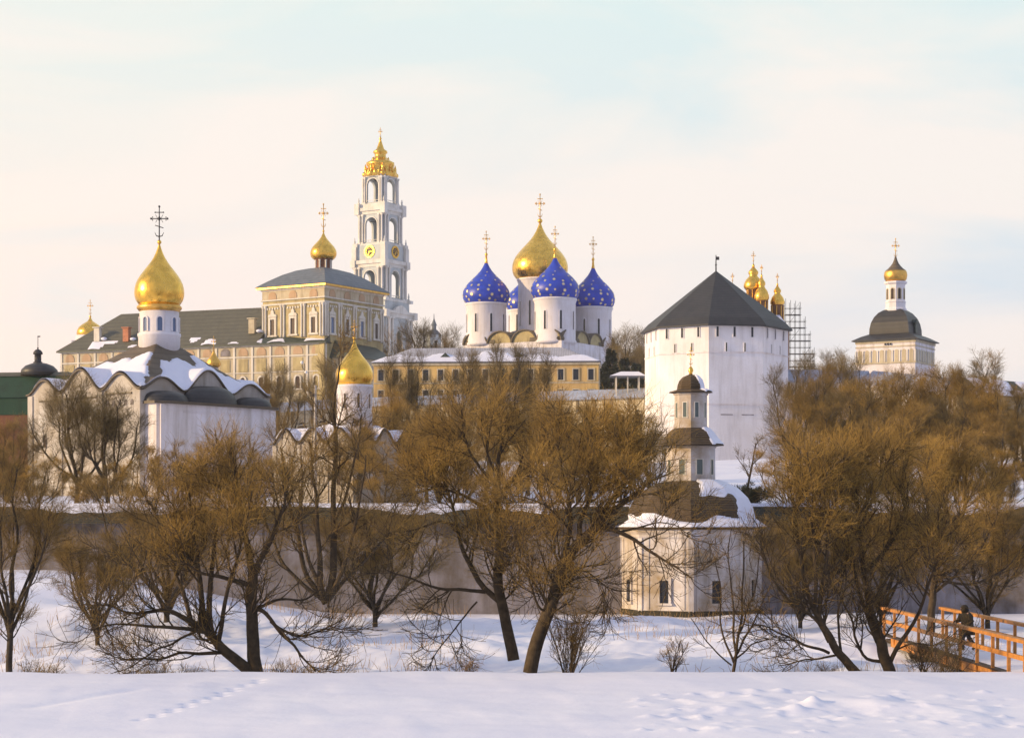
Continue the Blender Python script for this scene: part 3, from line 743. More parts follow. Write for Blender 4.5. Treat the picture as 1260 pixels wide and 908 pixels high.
for k in range(15):
    x = -W+9+(2*W-18)*k/14
    window(b, T(x, -Dp/2, Z(470)), 6.5, 13, 'cream_wall', 'glass', False, 1.4, .8); window(b, T(x, -Dp/2, Z(496)), 6.5, 14, 'cream_wall', 'glass', False, 1.4, .8)
for k in range(3): window(b, Rz(90) @ T(-18+18*k, -W, Z(470)), 6.5, 13, 'cream_wall', 'glass', False, 1.4, .8)
for x in (-50, 40):
    m = b.mb(T(x, -Dp/2+12, Z(441))); m.add([(-6,-5,0),(6,-5,0),(0,-5,5.5),(0,10,5.5),(-6,10,0),(6,10,0)], [(0,1,2),(1,5,3,2),(5,4,3),(4,0,2,3)], False); m.build('dormer', 'roof_green', rf)

# ------------------------------------------------------------ right church tower
b = Bld('dark_domed_church', 'square cream church with dark green domed roof and slim drum under a small cupola', 'church', 1102, 500, 290, -31)
Z = b.z; A1, A2 = 37.5, 35.5
m = b.mb(); m.box(-A1, A1, -A2, A2, -60, Z(422)); m.build('wall', 'white_wall', b.root)
m = b.mb(); m.box(-A1-1, A1+1, -A2-1, A2+1, Z(425), Z(421.8)); m.box(-A1-.8, A1+.8, -A2-.8, A2+.8, Z(430), Z(428.8)); m.box(-A1-1.2, A1+1.2, -A2-1.2, A2+1.2, Z(450), Z(448)); m.build('cornice', 'cream_wall', b.root)
for Mx, L in ((T(0, -A2, 0), A1), (Rz(90) @ T(0, -A1, 0), A2)):
    for k in range(8):
        x = -L+2*L*(k+.5)/8
        g = b.mb(Mx @ T(x, 0, Z(448))); g.face_prism(arch_poly(5.2, 15), -.35, .3); g.build('niche', 'cream_wall', b.root)
        g = b.mb(Mx @ T(-L+2*L*k/8, -.4, 0)); g.lathe([(.9, Z(448)), (.7, Z(446)), (.7, Z(436)), (1.1, Z(434))], 6); g.build('column', 'pale_trim', b.root)
    window(b, Mx @ T(0, 0, Z(478)), 7, 18, 'cream_wall', 'glass', True)
for k in range(3): g = b.mb(T(0+k*3.5, -A2-1, Z(427.6))); g.box(-.8, .8, -.4, .4, 0, 2.2); g.build('vent', 'glass', b.root)
m = b.mb(); e = 4.5
pr = [(1.0, 421.8), (1.0, 420.8), (.78, 415.5), (.60, 412.3)]
vv = []
for s, zz in pr:
    for sx, sy in ((-1,-1),(1,-1),(1,1),(-1,1)): vv.append((sx*(A1+e)*s, sy*(A2+e)*s, Z(zz)))
m.add(vv, [(4*k+i, 4*k+(i+1) % 4, 4*k+4+(i+1) % 4, 4*k+4+i) for k in range(3) for i in range(4)]+[(12, 13, 14, 15), (3,2,1,0)], False); m.build('skirt_roof', 'roof_dark', b.root)
m = b.mb(); vv = []; pr = [(.60, 412.5), (.595, 406), (.56, 398), (.49, 391), (.39, 385.5), (.29, 382.5), (.24, 381.5)]
for s, zz in pr:
    for sx, sy in ((-1,-1),(1,-1),(1,1),(-1,1)): vv.append((sx*(A1+e)*s, sy*(A2+e)*s, Z(zz)))
n_ = len(pr); m.add(vv, [(4*k+i, 4*k+(i+1) % 4, 4*k+4+(i+1) % 4, 4*k+4+i) for k in range(n_-1) for i in range(4)]+[(4*n_-4, 4*n_-3, 4*n_-2, 4*n_-1)], False); m.build('domed_roof', 'roof_dark', b.root)
for Mx in (Rz(90) @ T(0, -25, Z(411)), Rz(-90) @ T(0, -25, Z(411))):
    g = b.mb(Mx); g.box(-4, 4, -2, 10, 0, 12); g.face_prism([(-5.5, 12), (5.5, 12), (3, 16), (-3, 16)], -3, 10); g.build('dormer', 'roof_green', b.root)
m = b.mb(); m.lathe([(13.5, Z(386)), (13.5, Z(381)), (12, Z(379)), (12, Z(373)), (12.8, Z(372.5)), (12.8, Z(371.5)), (11.5, Z(371)), (11.5, Z(351)), (14, Z(349)), (14, Z(347))], 8, a0=22.5, smooth=False); dr = m.build('drum', 'drum_wall', b.root)
for k in range(8): window(b, Rz(45*k) @ T(0, -11.5*C8, Z(369)), 3.4, 13, 'cream_wall', 'glass_brown', True, 1.0, .7, dr, False)
dome(b, 0, 0, Z(347), 14, 27, 'old_gold', 28, prof=[(10.5, Z(347.5)), (13.4, Z(344)), (14.3, Z(339)), (13.6, Z(335)), (12.2, Z(333))], orb=False)
g = b.mb(); g.lathe([(12.9, Z(333.8)), (12, Z(332.8)), (9.2, Z(330.8)), (6.3, Z(327.6)), (3.9, Z(324.4)), (2.1, Z(320.2)), (1, Z(316))], 28); g.build('dome_cap', 'roof_brown', b.root)

# ------------------------------------------------------------ gate church with gilt cupolas behind the big tower
b = Bld('gilt_cupola_church', 'church with brown drums and tiered gilt cupolas rising behind the big fortress tower', 'church', 932, 470, 380, -15)
Z = b.z
m = b.mb(); m.box(-42, 36, -25, 25, -40, Z(404)); m.build('wall', 'gate_wall', b.root)
m = b.mb(); m.box(-44, 38, -27, 27, Z(404), Z(402)); m.prism([(-43,-26),(37,-26),(37,26),(-43,26)], Z(402), Z(390), [(-34,-6),(28,-6),(28,6),(-34,6)]); rf = m.build('roof', 'roof_dark', b.root)
snow_patch(b, lambda x, y: (x, y, Z(402)+.2+min(1, (y+26)/20, (37-x)/9)*12), lambda x, y: .4+nz(x, y, .1, 3), 40, 20, -42, 36, -25, -6, .9, rf)
def cupola(x, y, rb, rows, cr, drb):
    """rows: drum bottom, drum top, bulb bottom, bulb top, tip, cross top"""
    d0, d1, b0, b1, tp, ct = rows
    m = b.mb(T(x, y, 0)); m.lathe([(drb, Z(d0)), (drb, Z(d1)+1), (drb*1.15, Z(d1))], 12); dr = m.build('drum', 'gate_wall', b.root)
    for k in range(8):
        g = b.mb(T(x, y, 0) @ Rz(45*k)); g.lathe([(.9, Z(d0)), (.7, Z(d0)+2), (.7, Z(d1)-1), (1, Z(d1))], 6, 0, -drb); g.build('column', 'old_gold', dr)
    h = Z(b1)-Z(b0)
    pr = [(rb*.8, Z(b0)), (rb, Z(b0)+h*.12), (rb*.98, Z(b0)+h*.25), (rb*.8, Z(b0)+h*.42), (rb*.5, Z(b0)+h*.55), (rb*.4, Z(b0)+h*.62), (rb*.52, Z(b0)+h*.7), (rb*.5, Z(b0)+h*.78), (rb*.3, Z(b0)+h*.88), (rb*.1, Z(b0)+h)]
    g = b.mb(T(x, y, 0)); g.lathe(pr, 20); g.lathe([(.1*rb, Z(b1)-.5), (.16*rb, Z(b1)+1), (.02*rb, Z(tp))], 8); o = g.build('cupola', 'gold', b.root)
    cross(b, x, y, Z(tp), Z(ct)-Z(tp), 'old_gold', o)
x, y = b.off(-5, 0); cupola(x, y, 12, (404, 357, 357, 328, 324, 309), 8, 8)
x, y = b.off(3, -16); cupola(x, y, 9.2, (404, 373, 373, 343, 338, 328), 8, 7.5)
x, y = b.off(24, -4); cupola(x, y, 8.8, (400, 377, 377, 352, 348, 337), 8, 7.5)
x, y = b.off(-30, 6); cupola(x, y, 7, (400, 372, 372, 350, 347, 335), 8, 6)
# scaffolding
t = thing('scaffolding', 'tall metal scaffolding lattice beside the gilt cupolas, right of the big tower', 'scaffolding', P(983, 470, 395))
u = 395/F; m = MB(u); k2 = MB(u)
xs = [-17, -11, -5, 1, 7, 13, 18]; tops = [100, 98, 97, 95, 78, 60, 40]
for i, x in enumerate(xs):
    for y in (-6, 4): m.tube([(x, y, -30), (x, y, tops[i]+(2 if y < 0 else 0))], .28, 4)
for z in range(-22, 98, 8):
    r = max(i for i in range(7) if tops[i] >= z or i == 0)
    for y in (-6, 4): k2.tube([(xs[0]-1, y, z), (xs[r]+1.5, y, z)], .24, 4)
    for i in range(r+1): k2.tube([(xs[i], -7, z), (xs[i], 5, z)], .2, 4)
    if z % 16 == 2: MB(u).box(xs[0], xs[r], -5, 3, z+.3, z+.7).build('platform', 'deck', t)
    if r > 1:
        i = (z//8) % r; k2.tube([(xs[i], -6, z), (xs[i+1], -6, z+8)], .18, 4)
m.build('uprights', 'iron', t); k2.build('rails', 'iron', t)

# ------------------------------------------------------------ far background things
b = Bld('distant_spire_tower', 'small far pale tower with blue spire, seen left of the five-domed cathedral', 'tower', 534, 470, 640, 20)
Z = b.z; m = b.mb(); m.box(-7, 7, -7, 7, -40, Z(414)); m.box(-8, 8, -8, 8, Z(414), Z(412.5)); m.build('wall', 'bell_wall', b.root)
m = b.mb(); m.prism([(-7.5,-7.5),(7.5,-7.5),(7.5,7.5),(-7.5,7.5)], Z(412.5), Z(406), [(-3,-3),(3,-3),(3,3),(-3,3)]); m.lathe([(3, Z(406)), (3, Z(401)), (3.8, Z(400)), (2, Z(396)), (.6, Z(392)), (.3, Z(386))], 8, smooth=False); m.build('spire', 'roof_slate', b.root)
for k in range(2): window(b, Rz(90*k) @ T(0, -7, Z(428)), 4, 9, 'bell_trim', 'glass', True)

b = Bld('gold_domed_chapel', 'low building mostly hidden behind the long hall roof, its rounded golden dome showing at left', 'chapel', 109, 470, 520, 0)
Z = b.z; m = b.mb(); m.box(-18, 18, -14, 14, -40, Z(420)); m.build('wall', 'white_wall', b.root)
m = b.mb(); m.lathe([(15.5, Z(422)), (15.5, Z(413))], 24); m.build('drum', 'drum_wall', b.root)
dome(b, 2, 0, Z(414), 16.5, 24, 'gold', 22, cmat='old_gold', prof=[(15, Z(414)), (16.5, Z(411)), (16, Z(407)), (14, Z(403)), (10, Z(399.5)), (6, Z(397)), (3, Z(395)), (1.5, Z(392)), (.6, Z(390))])
b = Bld('green_roofed_house', 'house with green roof and orange wall under a small dark lantern dome', 'house', 30, 610, 190, -8)
Z = b.z; m = b.mb(); m.box(-60, 66, -30, 50, -20, Z(492)); m.build('wall', 'red_wall', b.root)
m = b.mb(); m.box(-61, 67, -31, 51, Z(512), Z(491)); m.build('green_boarding', 'green_wall', b.root)
m = b.mb(); m.prism([(-62,-33),(68,-33),(68,53),(-62,53)], Z(491), Z(463), [(-55,-6),(60,-6),(60,26),(-55,26)]); m.build('roof', 'green_wall', b.root)
m = b.mb(); m.prism([(-56,-8),(61,-8),(61,28),(-56,28)], Z(463.5), Z(458), [(-50,0),(56,0),(56,20),(-50,20)]); m.build('upper_roof', 'roof_grey', b.root)
m = b.mb(T(17, 6, 0)); m.lathe([(23, Z(462)), (22, Z(455)), (17, Z(450)), (9, Z(447)), (6, Z(446.5))], 28); m.build('dome', 'roof_dark', b.root)
m = b.mb(T(15, 6, 0)); m.lathe([(6, Z(448)), (5.5, Z(445)), (4.2, Z(445)), (4.2, Z(436)), (6, Z(435.5)), (5.6, Z(433)), (3.5, Z(430.5)), (.4, Z(429))], 14); ln = m.build('lantern', 'iron', b.root)
g = b.mb(T(15, 6, 0)); g.tube([(0,0,Z(430)), (0,0,Z(413))], .4, 5); g.ball((0,0,Z(428)), 1.1, 6); g.box(-.5, 3, -.2, .2, Z(414.5), Z(413)); g.build('weather_vane', 'iron', ln)

# ------------------------------------------------------------ fortress walls (D ~ 266) with plank roof, left and right of the tower
def curtain(name, label, pts, wallmat, roofmat, hroof=15, arc=True, snowy=.0):
    """pts: list of (px, row of eave, D)"""
    root = thing(name, label, 'wall', P(pts[0][0], pts[0][1], pts[0][2]))
    O = P(pts[0][0], pts[0][1], pts[0][2]); w = MB(); r = MB(); p = MB(); s = MB(); ar = MB()
    for (a, c) in zip(pts[:-1], pts[1:]):
        A, B = P(*a)-O, P(*c)-O; d = Vector((B.x-A.x, B.y-A.y, 0)); L = d.length; ang = math.degrees(math.atan2(d.y, d.x)); dz = (B.z-A.z)/L
        S = Matrix.Identity(4); S[2][0] = dz; Mx = T(A.x, A.y, A.z) @ Rz(ang) @ S
        uu = a[2]/F
        w.M = Mx; w.box(0, L+.05, 0, 3.0, -12, 0)
        h = hroof*uu
        r.M = Mx; r.add([(-.1,-.7,-.25),(L+.1,-.7,-.25),(L+.1,2.6,h),(-.1,2.6,h),(-.1,4,-.25),(L+.1,4,-.25)], [(0,1,2,3),(3,2,5,4),(0,3,4),(1,5,2),(0,4,5,1)], False)
        n = max(1, int(L/2.6))
        for k in range(n):
            p.M = Mx; x = L*(k+.5)/n; p.box(x-.18, x+.18, -.12, .3, -2.2, -.2)
            ar.M = Mx @ T(x+L/n/2, 0, -3.9); ar.face_prism(arch_poly(1.3, 2.0, 6), -.06, .2)
        s.M = Mx; s.box(0, L, -.16, .2, -2.5, -2.25)
    w.build('wall', wallmat, root); r.build('plank_roof', roofmat, root); p.build('posts', 'roof_brown', root); s.build('string_course', wallmat, root)
    if arc: ar.build('arches', 'glass', root)
    return root
curtain('fortress_wall', 'pale fortress wall with plank roof, between the yellow building and the lower trees', [(250, 512, 285), (420, 500, 290), (500, 497, 286), (640, 492, 280), (742, 489, 272), (806, 486, 268)], 'cream_wall', 'roof_blue', 11)
curtain('fortress_wall', 'pale fortress wall with blue-grey plank roof, running right from the big tower behind the trees', [(958, 468, 268), (1060, 470, 262), (1180, 482, 250), (1275, 492, 240)], 'tower_wall', 'roof_blue', 15)
b = Bld('roofed_watch_platform', 'little snow-covered shelter roof on posts on the fortress wall, left of the big tower', 'shelter', 772, 486, 272, 0)
Z = b.z
for x, y in ((-14, -6), (0, -6), (14, -6), (-14, 10), (14, 10)): g = b.mb(); g.box(x-.8, x+.8, y-.8, y+.8, -6, Z(464)); g.build('post', 'pale_trim', b.root)
m = b.mb(); m.prism([(-22,-12),(22,-12),(22,14),(-22,14)], Z(464), Z(458), [(-8,0),(14,0),(14,2),(-8,2)]); rf = m.build('roof', 'roof_dark', b.root)
m = b.mb(); m.prism([(-22.5,-12.5),(22.5,-12.5),(20,8),(-20,8)], Z(463.2), Z(457.2), [(-8,-.5),(14,-.5),(14,2),(-8,2)]); m.build('snow', 'snow', rf)
b = Bld('low_green_roofed_house', 'low house with patchy snow on its dark green roof, at the far right edge', 'house', 1218, 520, 235, 12)
Z = b.z; m = b.mb(); m.box(-40, 60, -20, 20, -20, Z(488)); m.build('wall', 'cream_wall', b.root)
zf = lambda x, y: Z(489)+max(0, 22-abs(y)*.9)+(x*-.06)
m = b.mb(); m.add([(-43,-24,zf(-43,-24)),(63,-24,zf(63,-24)),(63,0,zf(63,0)),(-43,0,zf(-43,0)),(63,24,zf(63,24)),(-43,24,zf(-43,24))], [(0,1,2,3),(3,2,4,5),(0,3,5),(1,4,2),(0,5,4,1)], False); rf = m.build('roof', 'roof_green', b.root)
snow_patch(b, lambda x, y: (x, y, zf(x, y)+.1), lambda x, y: nz(x, y, .06, 3)+.12, 60, 20, -43, 63, -24, -1, 1, rf)
for x in (-25, 0, 25, 48): window(b, T(x, -20, Z(512)), 6, 12, 'pale_trim', 'glass')

# ------------------------------------------------------------ enclosure wall by the stream (D ~ 110)
def low_wall(name, label, pts):
    O = P(pts[0][0], 640, pts[0][1]); root = thing(name, label, 'wall', O); w = MB(); r = MB(); q = MB(); zt = 5.25-O.z
    rng = random.Random(3)
    for a, c in zip(pts[:-1], pts[1:]):
        A, B = P(a[0], 640, a[1])-O, P(c[0], 640, c[1])-O; d = B-A; L = math.hypot(d.x, d.y); ang = math.degrees(math.atan2(d.y, d.x)); Mx = T(A.x, A.y, 0) @ Rz(ang)
        w.M = Mx; w.add([(0,0,-6.5),(L,0,-6.5),(L,.35,zt-.3),(0,.35,zt-.3),(0,1.6,-6.5),(L,1.6,-6.5),(L,1.3,zt-.3),(0,1.3,zt-.3)], [(0,1,2,3),(1,5,6,2),(5,4,7,6),(4,0,3,7),(3,2,6,7)], False)
        r.M = Mx; r.add([(0,-.35,zt-.45),(L,-.35,zt-.45),(L,.8,zt+.55),(0,.8,zt+.55),(0,2,zt-.45),(L,2,zt-.45)], [(0,1,2,3),(3,2,5,4),(0,3,4),(1,5,2),(0,4,5,1)], False)
        n = int(L/.5); v = []; f = []
        for i in range(n+1):
            x = L*i/n; k = nz(A.x+x, 0, .22, 5)*.9+.12+nz(x, 3, 1.4, 2)*.2; k = max(.02, min(.8, k))
            v += [(x, .8-1.15*k, zt+.55-k), (x, .8-1.15*k*.9, zt+.68-k*.95), (x, .85, zt+.72)]
        for i in range(n): f += [(3*i, 3*i+3, 3*i+4, 3*i+1), (3*i+1, 3*i+4, 3*i+5, 3*i+2)]
        q.M = Mx; q.add(v, f, True)
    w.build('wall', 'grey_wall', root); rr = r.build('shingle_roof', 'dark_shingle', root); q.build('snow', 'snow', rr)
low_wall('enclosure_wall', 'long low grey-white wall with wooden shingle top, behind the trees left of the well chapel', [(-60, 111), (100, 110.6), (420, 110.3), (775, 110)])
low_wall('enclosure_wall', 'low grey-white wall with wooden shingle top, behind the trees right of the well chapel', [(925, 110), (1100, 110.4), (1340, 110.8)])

# ------------------------------------------------------------ poles
t = thing('street_lamp', 'thin dark lamp post with two white globes, in front of the long hall', 'street lamp', P(375, 560, 230)); u = 230/F
m = MB(u); m.tube([(0,0,-10), (0,0,60), (0,0,113)], [1, .7, .5], 6); m.tube([(-1,0,105), (-3.5,0,109), (-3.5,0,112)], .35, 5); m.tube([(0,0,96), (1.5,0,99), (1.5,0,100)], .35, 5); m.build('post', 'iron', t)
for x, z in ((-3.5, 114), (1.5, 102)): m = MB(u); m.ball((x, 0, z), 2, 10); m.build('globe', 'globe', t)
t = thing('flag_pole', 'pale pole with a dark ball near its top, left of the low church', 'pole', P(388, 632, 140)); u = 140/F
m = MB(u); m.tube([(0,0,-5), (0,0,158)], [2.2, 1.6], 8); m.build('shaft', 'pole', t); m = MB(u); m.ball((-4, 0, 146), 3, 8); m.tube([(-4,0,146),(0,0,144)], .6, 5); m.build('ball', 'iron', t)

# ------------------------------------------------------------ wooden footbridge
t = thing('wooden_footbridge', 'orange timber footbridge with railings crossing the stream at the right', 'footbridge', (18, 76.5, 0))
X0, X1 = 16.95, 19.45; Y0, Y1 = 63.5, 90
def zd(Y): return -.18-.06*sm(72, 64, Y)*0
m = MB(); m.M = T(-18, -76.5, 0)
rng = random.Random(5); y = Y0
while y < Y1: m.box(X0-.12, X1+.12, y, y+.17, zd(y)-.06, zd(y)+rng.uniform(0, .01)); y += .185
m.build('deck', 'deck', t)
for X in (X0-.05, X1-.05):
    m = MB(); m.M = T(-18, -76.5, 0); m.box(X, X+.1, Y0, Y1-3, -.62, -.25); m.build('side_beam', 'wood', t)
m = MB(); m.M = T(-18, -76.5, 0)
for X in (X0+.3, (X0+X1)/2, X1-.4): m.box(X, X+.22, Y0, Y1, -1.0, -.45)
m.build('girders', 'deck', t)
m = MB(); m.M = T(-18, -76.5, 0); m.box(X0-.9, X1+.5, 85.5, 90, -2, -1.02); m.build('abutment', 'grey_wall', t)
for Y in (69, 77, 86):
    m = MB(); m.M = T(-18, -76.5, 0); m.box(X0+.1, X0+.4, Y, Y+.3, -3, -.75); m.box(X1-.4, X1-.1, Y, Y+.3, -3, -.75); m.box(X0, X1, Y-.05, Y+.35, -.98, -.75); m.build('trestle', 'deck', t)
ps = [64.2, 66.3, 68.5, 70.8, 73.5, 75.8, 78.5, 81, 83.5, 86.1, 88.5]
for X, zt in ((X0-.13, .98), (X1+.03, .98)):
    for y in ps: m = MB(); m.M = T(-18, -76.5, 0); m.box(X+.01, X+.12, y-.055, y+.055, -.5, zt-.032); m.build('rail_post', 'wood', t)
    m = MB(); m.M = T(-18, -76.5, 0); m.box(X-.05, X+.19, 63.9, 88.8, zt-.03, zt+.09); m.build('handrail', 'wood', t)
    m = MB(); m.M = T(-18, -76.5, 0); m.box(X+.03, X+.10, 63.9, 88.8, .36, .52); m.build('middle_rail', 'wood', t)
m = MB(); m.M = T(-18, -76.5, 0)
v = []; f = []; n = 60
for i in range(n+1):
    y = Y0+(Y1-Y0)*i/n
    for j in range(6): x = X0+.15+(X1-X0-.3)*j/5; v.append((x, y, -.165+(.05+.03*nz(x, y, 1.2))*(1 if 0 < j < 5 else 0)))
for i in range(n):
    for j in range(5): f.append((i*6+j, i*6+j+1, i*6+j+7, i*6+j+6))
m.add(v, f, True); m.build('trodden_snow', 'snow', t)

# ------------------------------------------------------------ walking person (bridge)
def person(name, label, loc, rot):
    r = thing(name, label, 'person', loc, rot)
    J = {'pelvis': (0,0,.95), 'waist': (0,-.03,1.12), 'chest': (0,-.08,1.35), 'neck': (0,-.13,1.50), 'head0': (0,-.17,1.58), 'head1': (0,-.19,1.70), 'crown': (0,-.18,1.77),
         'sl': (.19,-.10,1.43), 'el': (.25,.06,1.17), 'wl': (.22,-.12,.98), 'hl': (.21,-.17,.92), 'sr': (-.19,-.10,1.43), 'er': (-.25,-.20,1.18), 'wr': (-.21,-.42,1.10), 'hr': (-.20,-.48,1.07),
         'pl': (.10,0,.92), 'kl': (.11,-.28,.52), 'al': (.11,-.30,.10), 'tl': (.11,-.50,.04), 'pr': (-.10,0,.92), 'kr': (-.11,.10,.50), 'ar': (-.11,.38,.16), 'tr': (-.11,.26,.03)}
    E = [('pelvis','waist'),('waist','chest'),('chest','neck'),('neck','head0'),('head0','head1'),('head1','crown'),('chest','sl'),('sl','el'),('el','wl'),('wl','hl'),('chest','sr'),('sr','er'),('er','wr'),('wr','hr'),
         ('pelvis','pl'),('pl','kl'),('kl','al'),('al','tl'),('pelvis','pr'),('pr','kr'),('kr','ar'),('ar','tr')]
    R = dict(pelvis=.15, waist=.14, chest=.16, neck=.06, head0=.08, head1=.10, crown=.06, sl=.075, el=.055, wl=.035, hl=.035, sr=.075, er=.055, wr=.035, hr=.035, pl=.10, kl=.07, al=.05, tl=.04, pr=.10, kr=.07, ar=.05, tr=.04)
    for s, h in (('l', Vector(J['hl'])), ('r', Vector(J['hr']))):
        d = (h-Vector(J['w'+s])).normalized()
        for k in range(5):
            o = Vector(((k-2)*.018, 0, 0)) if k else Vector((-.04 if s == 'l' else .04, -.01, 0)); L = (.045, .07, .078, .072, .055)[k]
            a, c = 'f%s%da' % (s, k), 'f%s%db' % (s, k); J[a] = tuple(h+o+d*L*.55); J[c] = tuple(h+o+d*L+Vector((0, .012, -.02))); E += [('h'+s, a), (a, c)]; R[a] = .009; R[c] = .007
    names = list(J); me = bpy.data.meshes.new('body'); me.from_pydata([J[n] for n in names], [(names.index(a), names.index(c)) for a, c in E], [])
    o = bpy.data.objects.new('body', me); COL.objects.link(o); o.parent = r; me.materials.append(M['skin'])
    md = o.modifiers.new('skin', 'SKIN'); 
    for i, n in enumerate(names): me.skin_vertices[0].data[i].radius = (R[n], R[n]); me.skin_vertices[0].data[i].use_root = (n == 'pelvis')
    o.modifiers.new('sub', 'SUBSURF').levels = 1; o.modifiers['sub'].render_levels = 1
    # clothes
    m = MB(); m.lathe([(.30, .62), (.25, .90), (.24, 1.15), (.26, 1.36), (.20, 1.46), (.10, 1.54)], 18)
    for s in (1, -1):
        a = [J['sl' if s > 0 else 'sr'], J['el' if s > 0 else 'er'], J['wl' if s > 0 else 'wr']]; m.tube(a, [.11, .095, .07], 10)
    for i, vv in enumerate(m.v): m.v[i] = (vv[0]*1.15, vv[1]*.95-.10*max(0, vv[2]-.8), vv[2])
    m.build('coat', 'coat', r)
    m = MB(); m.tube([(.10,0,.95), J['kl'], J['al']], [.125, .09, .07], 10); m.tube([(-.10,0,.95), J['kr'], J['ar']], [.125, .09, .07], 10); m.build('trousers', 'trousers', r)
    for a, c in (('al', 'tl'), ('ar', 'tr')):
        A, B = Vector(J[a]), Vector(J[c]); m = MB(); m.tube([A+Vector((0,.05,.1)), A+Vector((0,.03,-.02)), A*.4+B*.6, B], [.06, .07, .06, .045], 8); m.build('boot', 'boot', r)
    m = MB(T=None) if False else MB(); m.M = T(0, -.145, 1.66) @ Rx(14); m.lathe([(.15, -.13), (.15, .0), (.135, .08), (.09, .13), (.01, .15)], 14); m.build('hood', 'coat', r)
    for s in (-1, 1):
        m = MB(); m.ball((s*.035, -.285, 1.69), .012, 6); m.build('eye', 'boot', r)
    m = MB(); m.tube([(0,-.28,1.69), (0,-.315,1.65), (0,-.285,1.645)], [.012, .018, .012], 6); m.build('nose', 'skin', r)
    return r
person('person', 'person in a bulky dark brown hooded coat striding across the orange footbridge', (17.95, 76.8, -.12), -75)
# ------------------------------------------------------------ terrain
def zter(X, Y):
    X = np.asarray(X, float); Y = np.asarray(Y, float)
    near = 1-sm(64.2, 66.2, Y+.5*np.sin(X*.35)+.35*np.sin(X*.9+1))
    px = 630+X/np.maximum(Y, 1)*F
    far = -.95+.65*sm(72, 104, Y)
    far = far-.55*(sm(65.5, 67.2, Y)-sm(70.8, 72.8, Y))
    left = sm(-8, -27, X)*sm(84, 112, Y)*2.5
    hill = 5.2*sm(111.5, 114, Y)+2.0*sm(114, 165, Y)+6.0*sm(165, 258, Y)+4*sm(290, 330, Y)+3.5*sm(360, 430, Y)
    return near*(.02*np.sin(X*.4+Y*.1))+(1-near)*(far+np.maximum(left, 0)*(1-sm(111.5, 114, Y)*1.0)+hill)
rs = np.random.RandomState(4)
def lines(segs):
    out = []
    for a, c, st in segs: out += list(np.arange(a, c, st))
    return np.array(out+[segs[-1][1]])
xs = lines([(-1200, -400, 100), (-400, -80, 16), (-80, -22, 1.0), (-22, 22, .11), (22, 80, 1.0), (80, 400, 16), (400, 1200, 100)])
ys = lines([(-300, 20, 20), (20, 40, 1.0), (40, 66, .12), (66, 80, .28), (80, 116, .45), (116, 280, 3), (280, 600, 16), (600, 1400, 100)])
XX, YY = np.meshgrid(xs, ys, indexing='ij'); ZZ = zter(XX, YY)
def fnoise(X, Y, freqs, seed):
    r = np.random.RandomState(seed); o = np.zeros_like(X)
    for f, a in freqs:
        for _ in range(5):
            th = r.uniform(0, 2*PI); ff = f*r.uniform(.7, 1.4); o += a*np.sin((X*math.cos(th)+Y*math.sin(th))*ff+r.uniform(0, 6.28))/2.2
    return o
mid = sm(66, 73, YY)*(1-sm(104, 111, YY)); nearm = 1-sm(62, 66, YY)
ZZ += mid*(fnoise(XX, YY, [(.5, .12), (1.3, .10), (3.2, .06), (7, .02)], 1))+nearm*fnoise(XX, YY, [(.35, .04), (1.1, .02), (3, .006)], 2)+nearm*np.maximum(0, fnoise(XX, YY*.5, [(2.2, .02), (5, .008)], 3))*.7
ZZ += sm(120, 170, YY)*fnoise(XX, YY, [(.06, .3), (.2, .1)], 8)*(1-sm(400, 600, YY))
# lumps of snow and footprints
def lump(x, y, r, h): 
    global ZZ; ZZ = ZZ+h*np.exp(-(((XX-x)/r)**2+((YY-y)/(r*1.6))**2))
r = random.Random(12)
for px, py, rr, h in ((1000, 866, .22, .15), (1004, 868, .4, .08), (1090, 858, .25, .13), (1082, 861, .5, .09), (1075, 868, .6, .14), (1110, 872, .8, .16), (1150, 872, .5, .12), (900, 870, .9, .10), (935, 862, .5, .10), (1200, 868, .5, .12), (1035, 862, .7, .10), (1180, 878, .8, .16), (980, 874, .35, .16)):
    D = 5*F/(py-HY); lump((px-CX)/F*D, D, rr, h)
for i in range(260):
    px, py = r.uniform(780, 1250), r.uniform(850, 905); D = 5*F/(py-HY); lump((px-CX)/F*D, D, r.uniform(.09, .22), r.uniform(-.05, .08))
fp = []
for i in range(19):
    t = i/18; py = 884-t*48; px = 178+t*150+math.sin(t*5)*6; D = 5*F/(py-HY); x = (px-CX)/F*D+(.10 if i % 2 else -.10); fp.append((x, D)); lump(x, D, .12, -.085)
for i in range(26):
    t = i/25; py = 868-t*18; px = 40+t*130; D = 5*F/(py-HY); lump((px-CX)/F*D, D, .3, -.012)
nx, ny = len(xs), len(ys)
co = np.stack([XX, YY, ZZ], -1).reshape(-1, 3).astype(np.float32)
ii, jj = np.meshgrid(np.arange(nx-1), np.arange(ny-1), indexing='ij'); a = ii*ny+jj
fc = np.stack([a, a+ny, a+ny+1, a+1], -1).reshape(-1, 4)
def np_mesh(name, co, fc, smooth=True):
    me = bpy.data.meshes.new(name); me.vertices.add(len(co)); me.vertices.foreach_set('co', co.astype(np.float32).ravel())
    k = fc.shape[1]; me.loops.add(fc.size); me.loops.foreach_set('vertex_index', fc.astype(np.int32).ravel())
    me.polygons.add(len(fc)); me.polygons.foreach_set('loop_start', np.arange(0, fc.size, k, dtype=np.int32)); me.polygons.foreach_set('use_smooth', np.full(len(fc), smooth))
    me.update(calc_edges=True); return me
me = np_mesh('snowy_ground', co, fc); me.materials.append(M['snow'])
g = bpy.data.objects.new('snowy_ground', me); COL.objects.link(g); g['kind'] = 'structure'
def ground(x, y): return float(zter(np.array(x), np.array(y)))
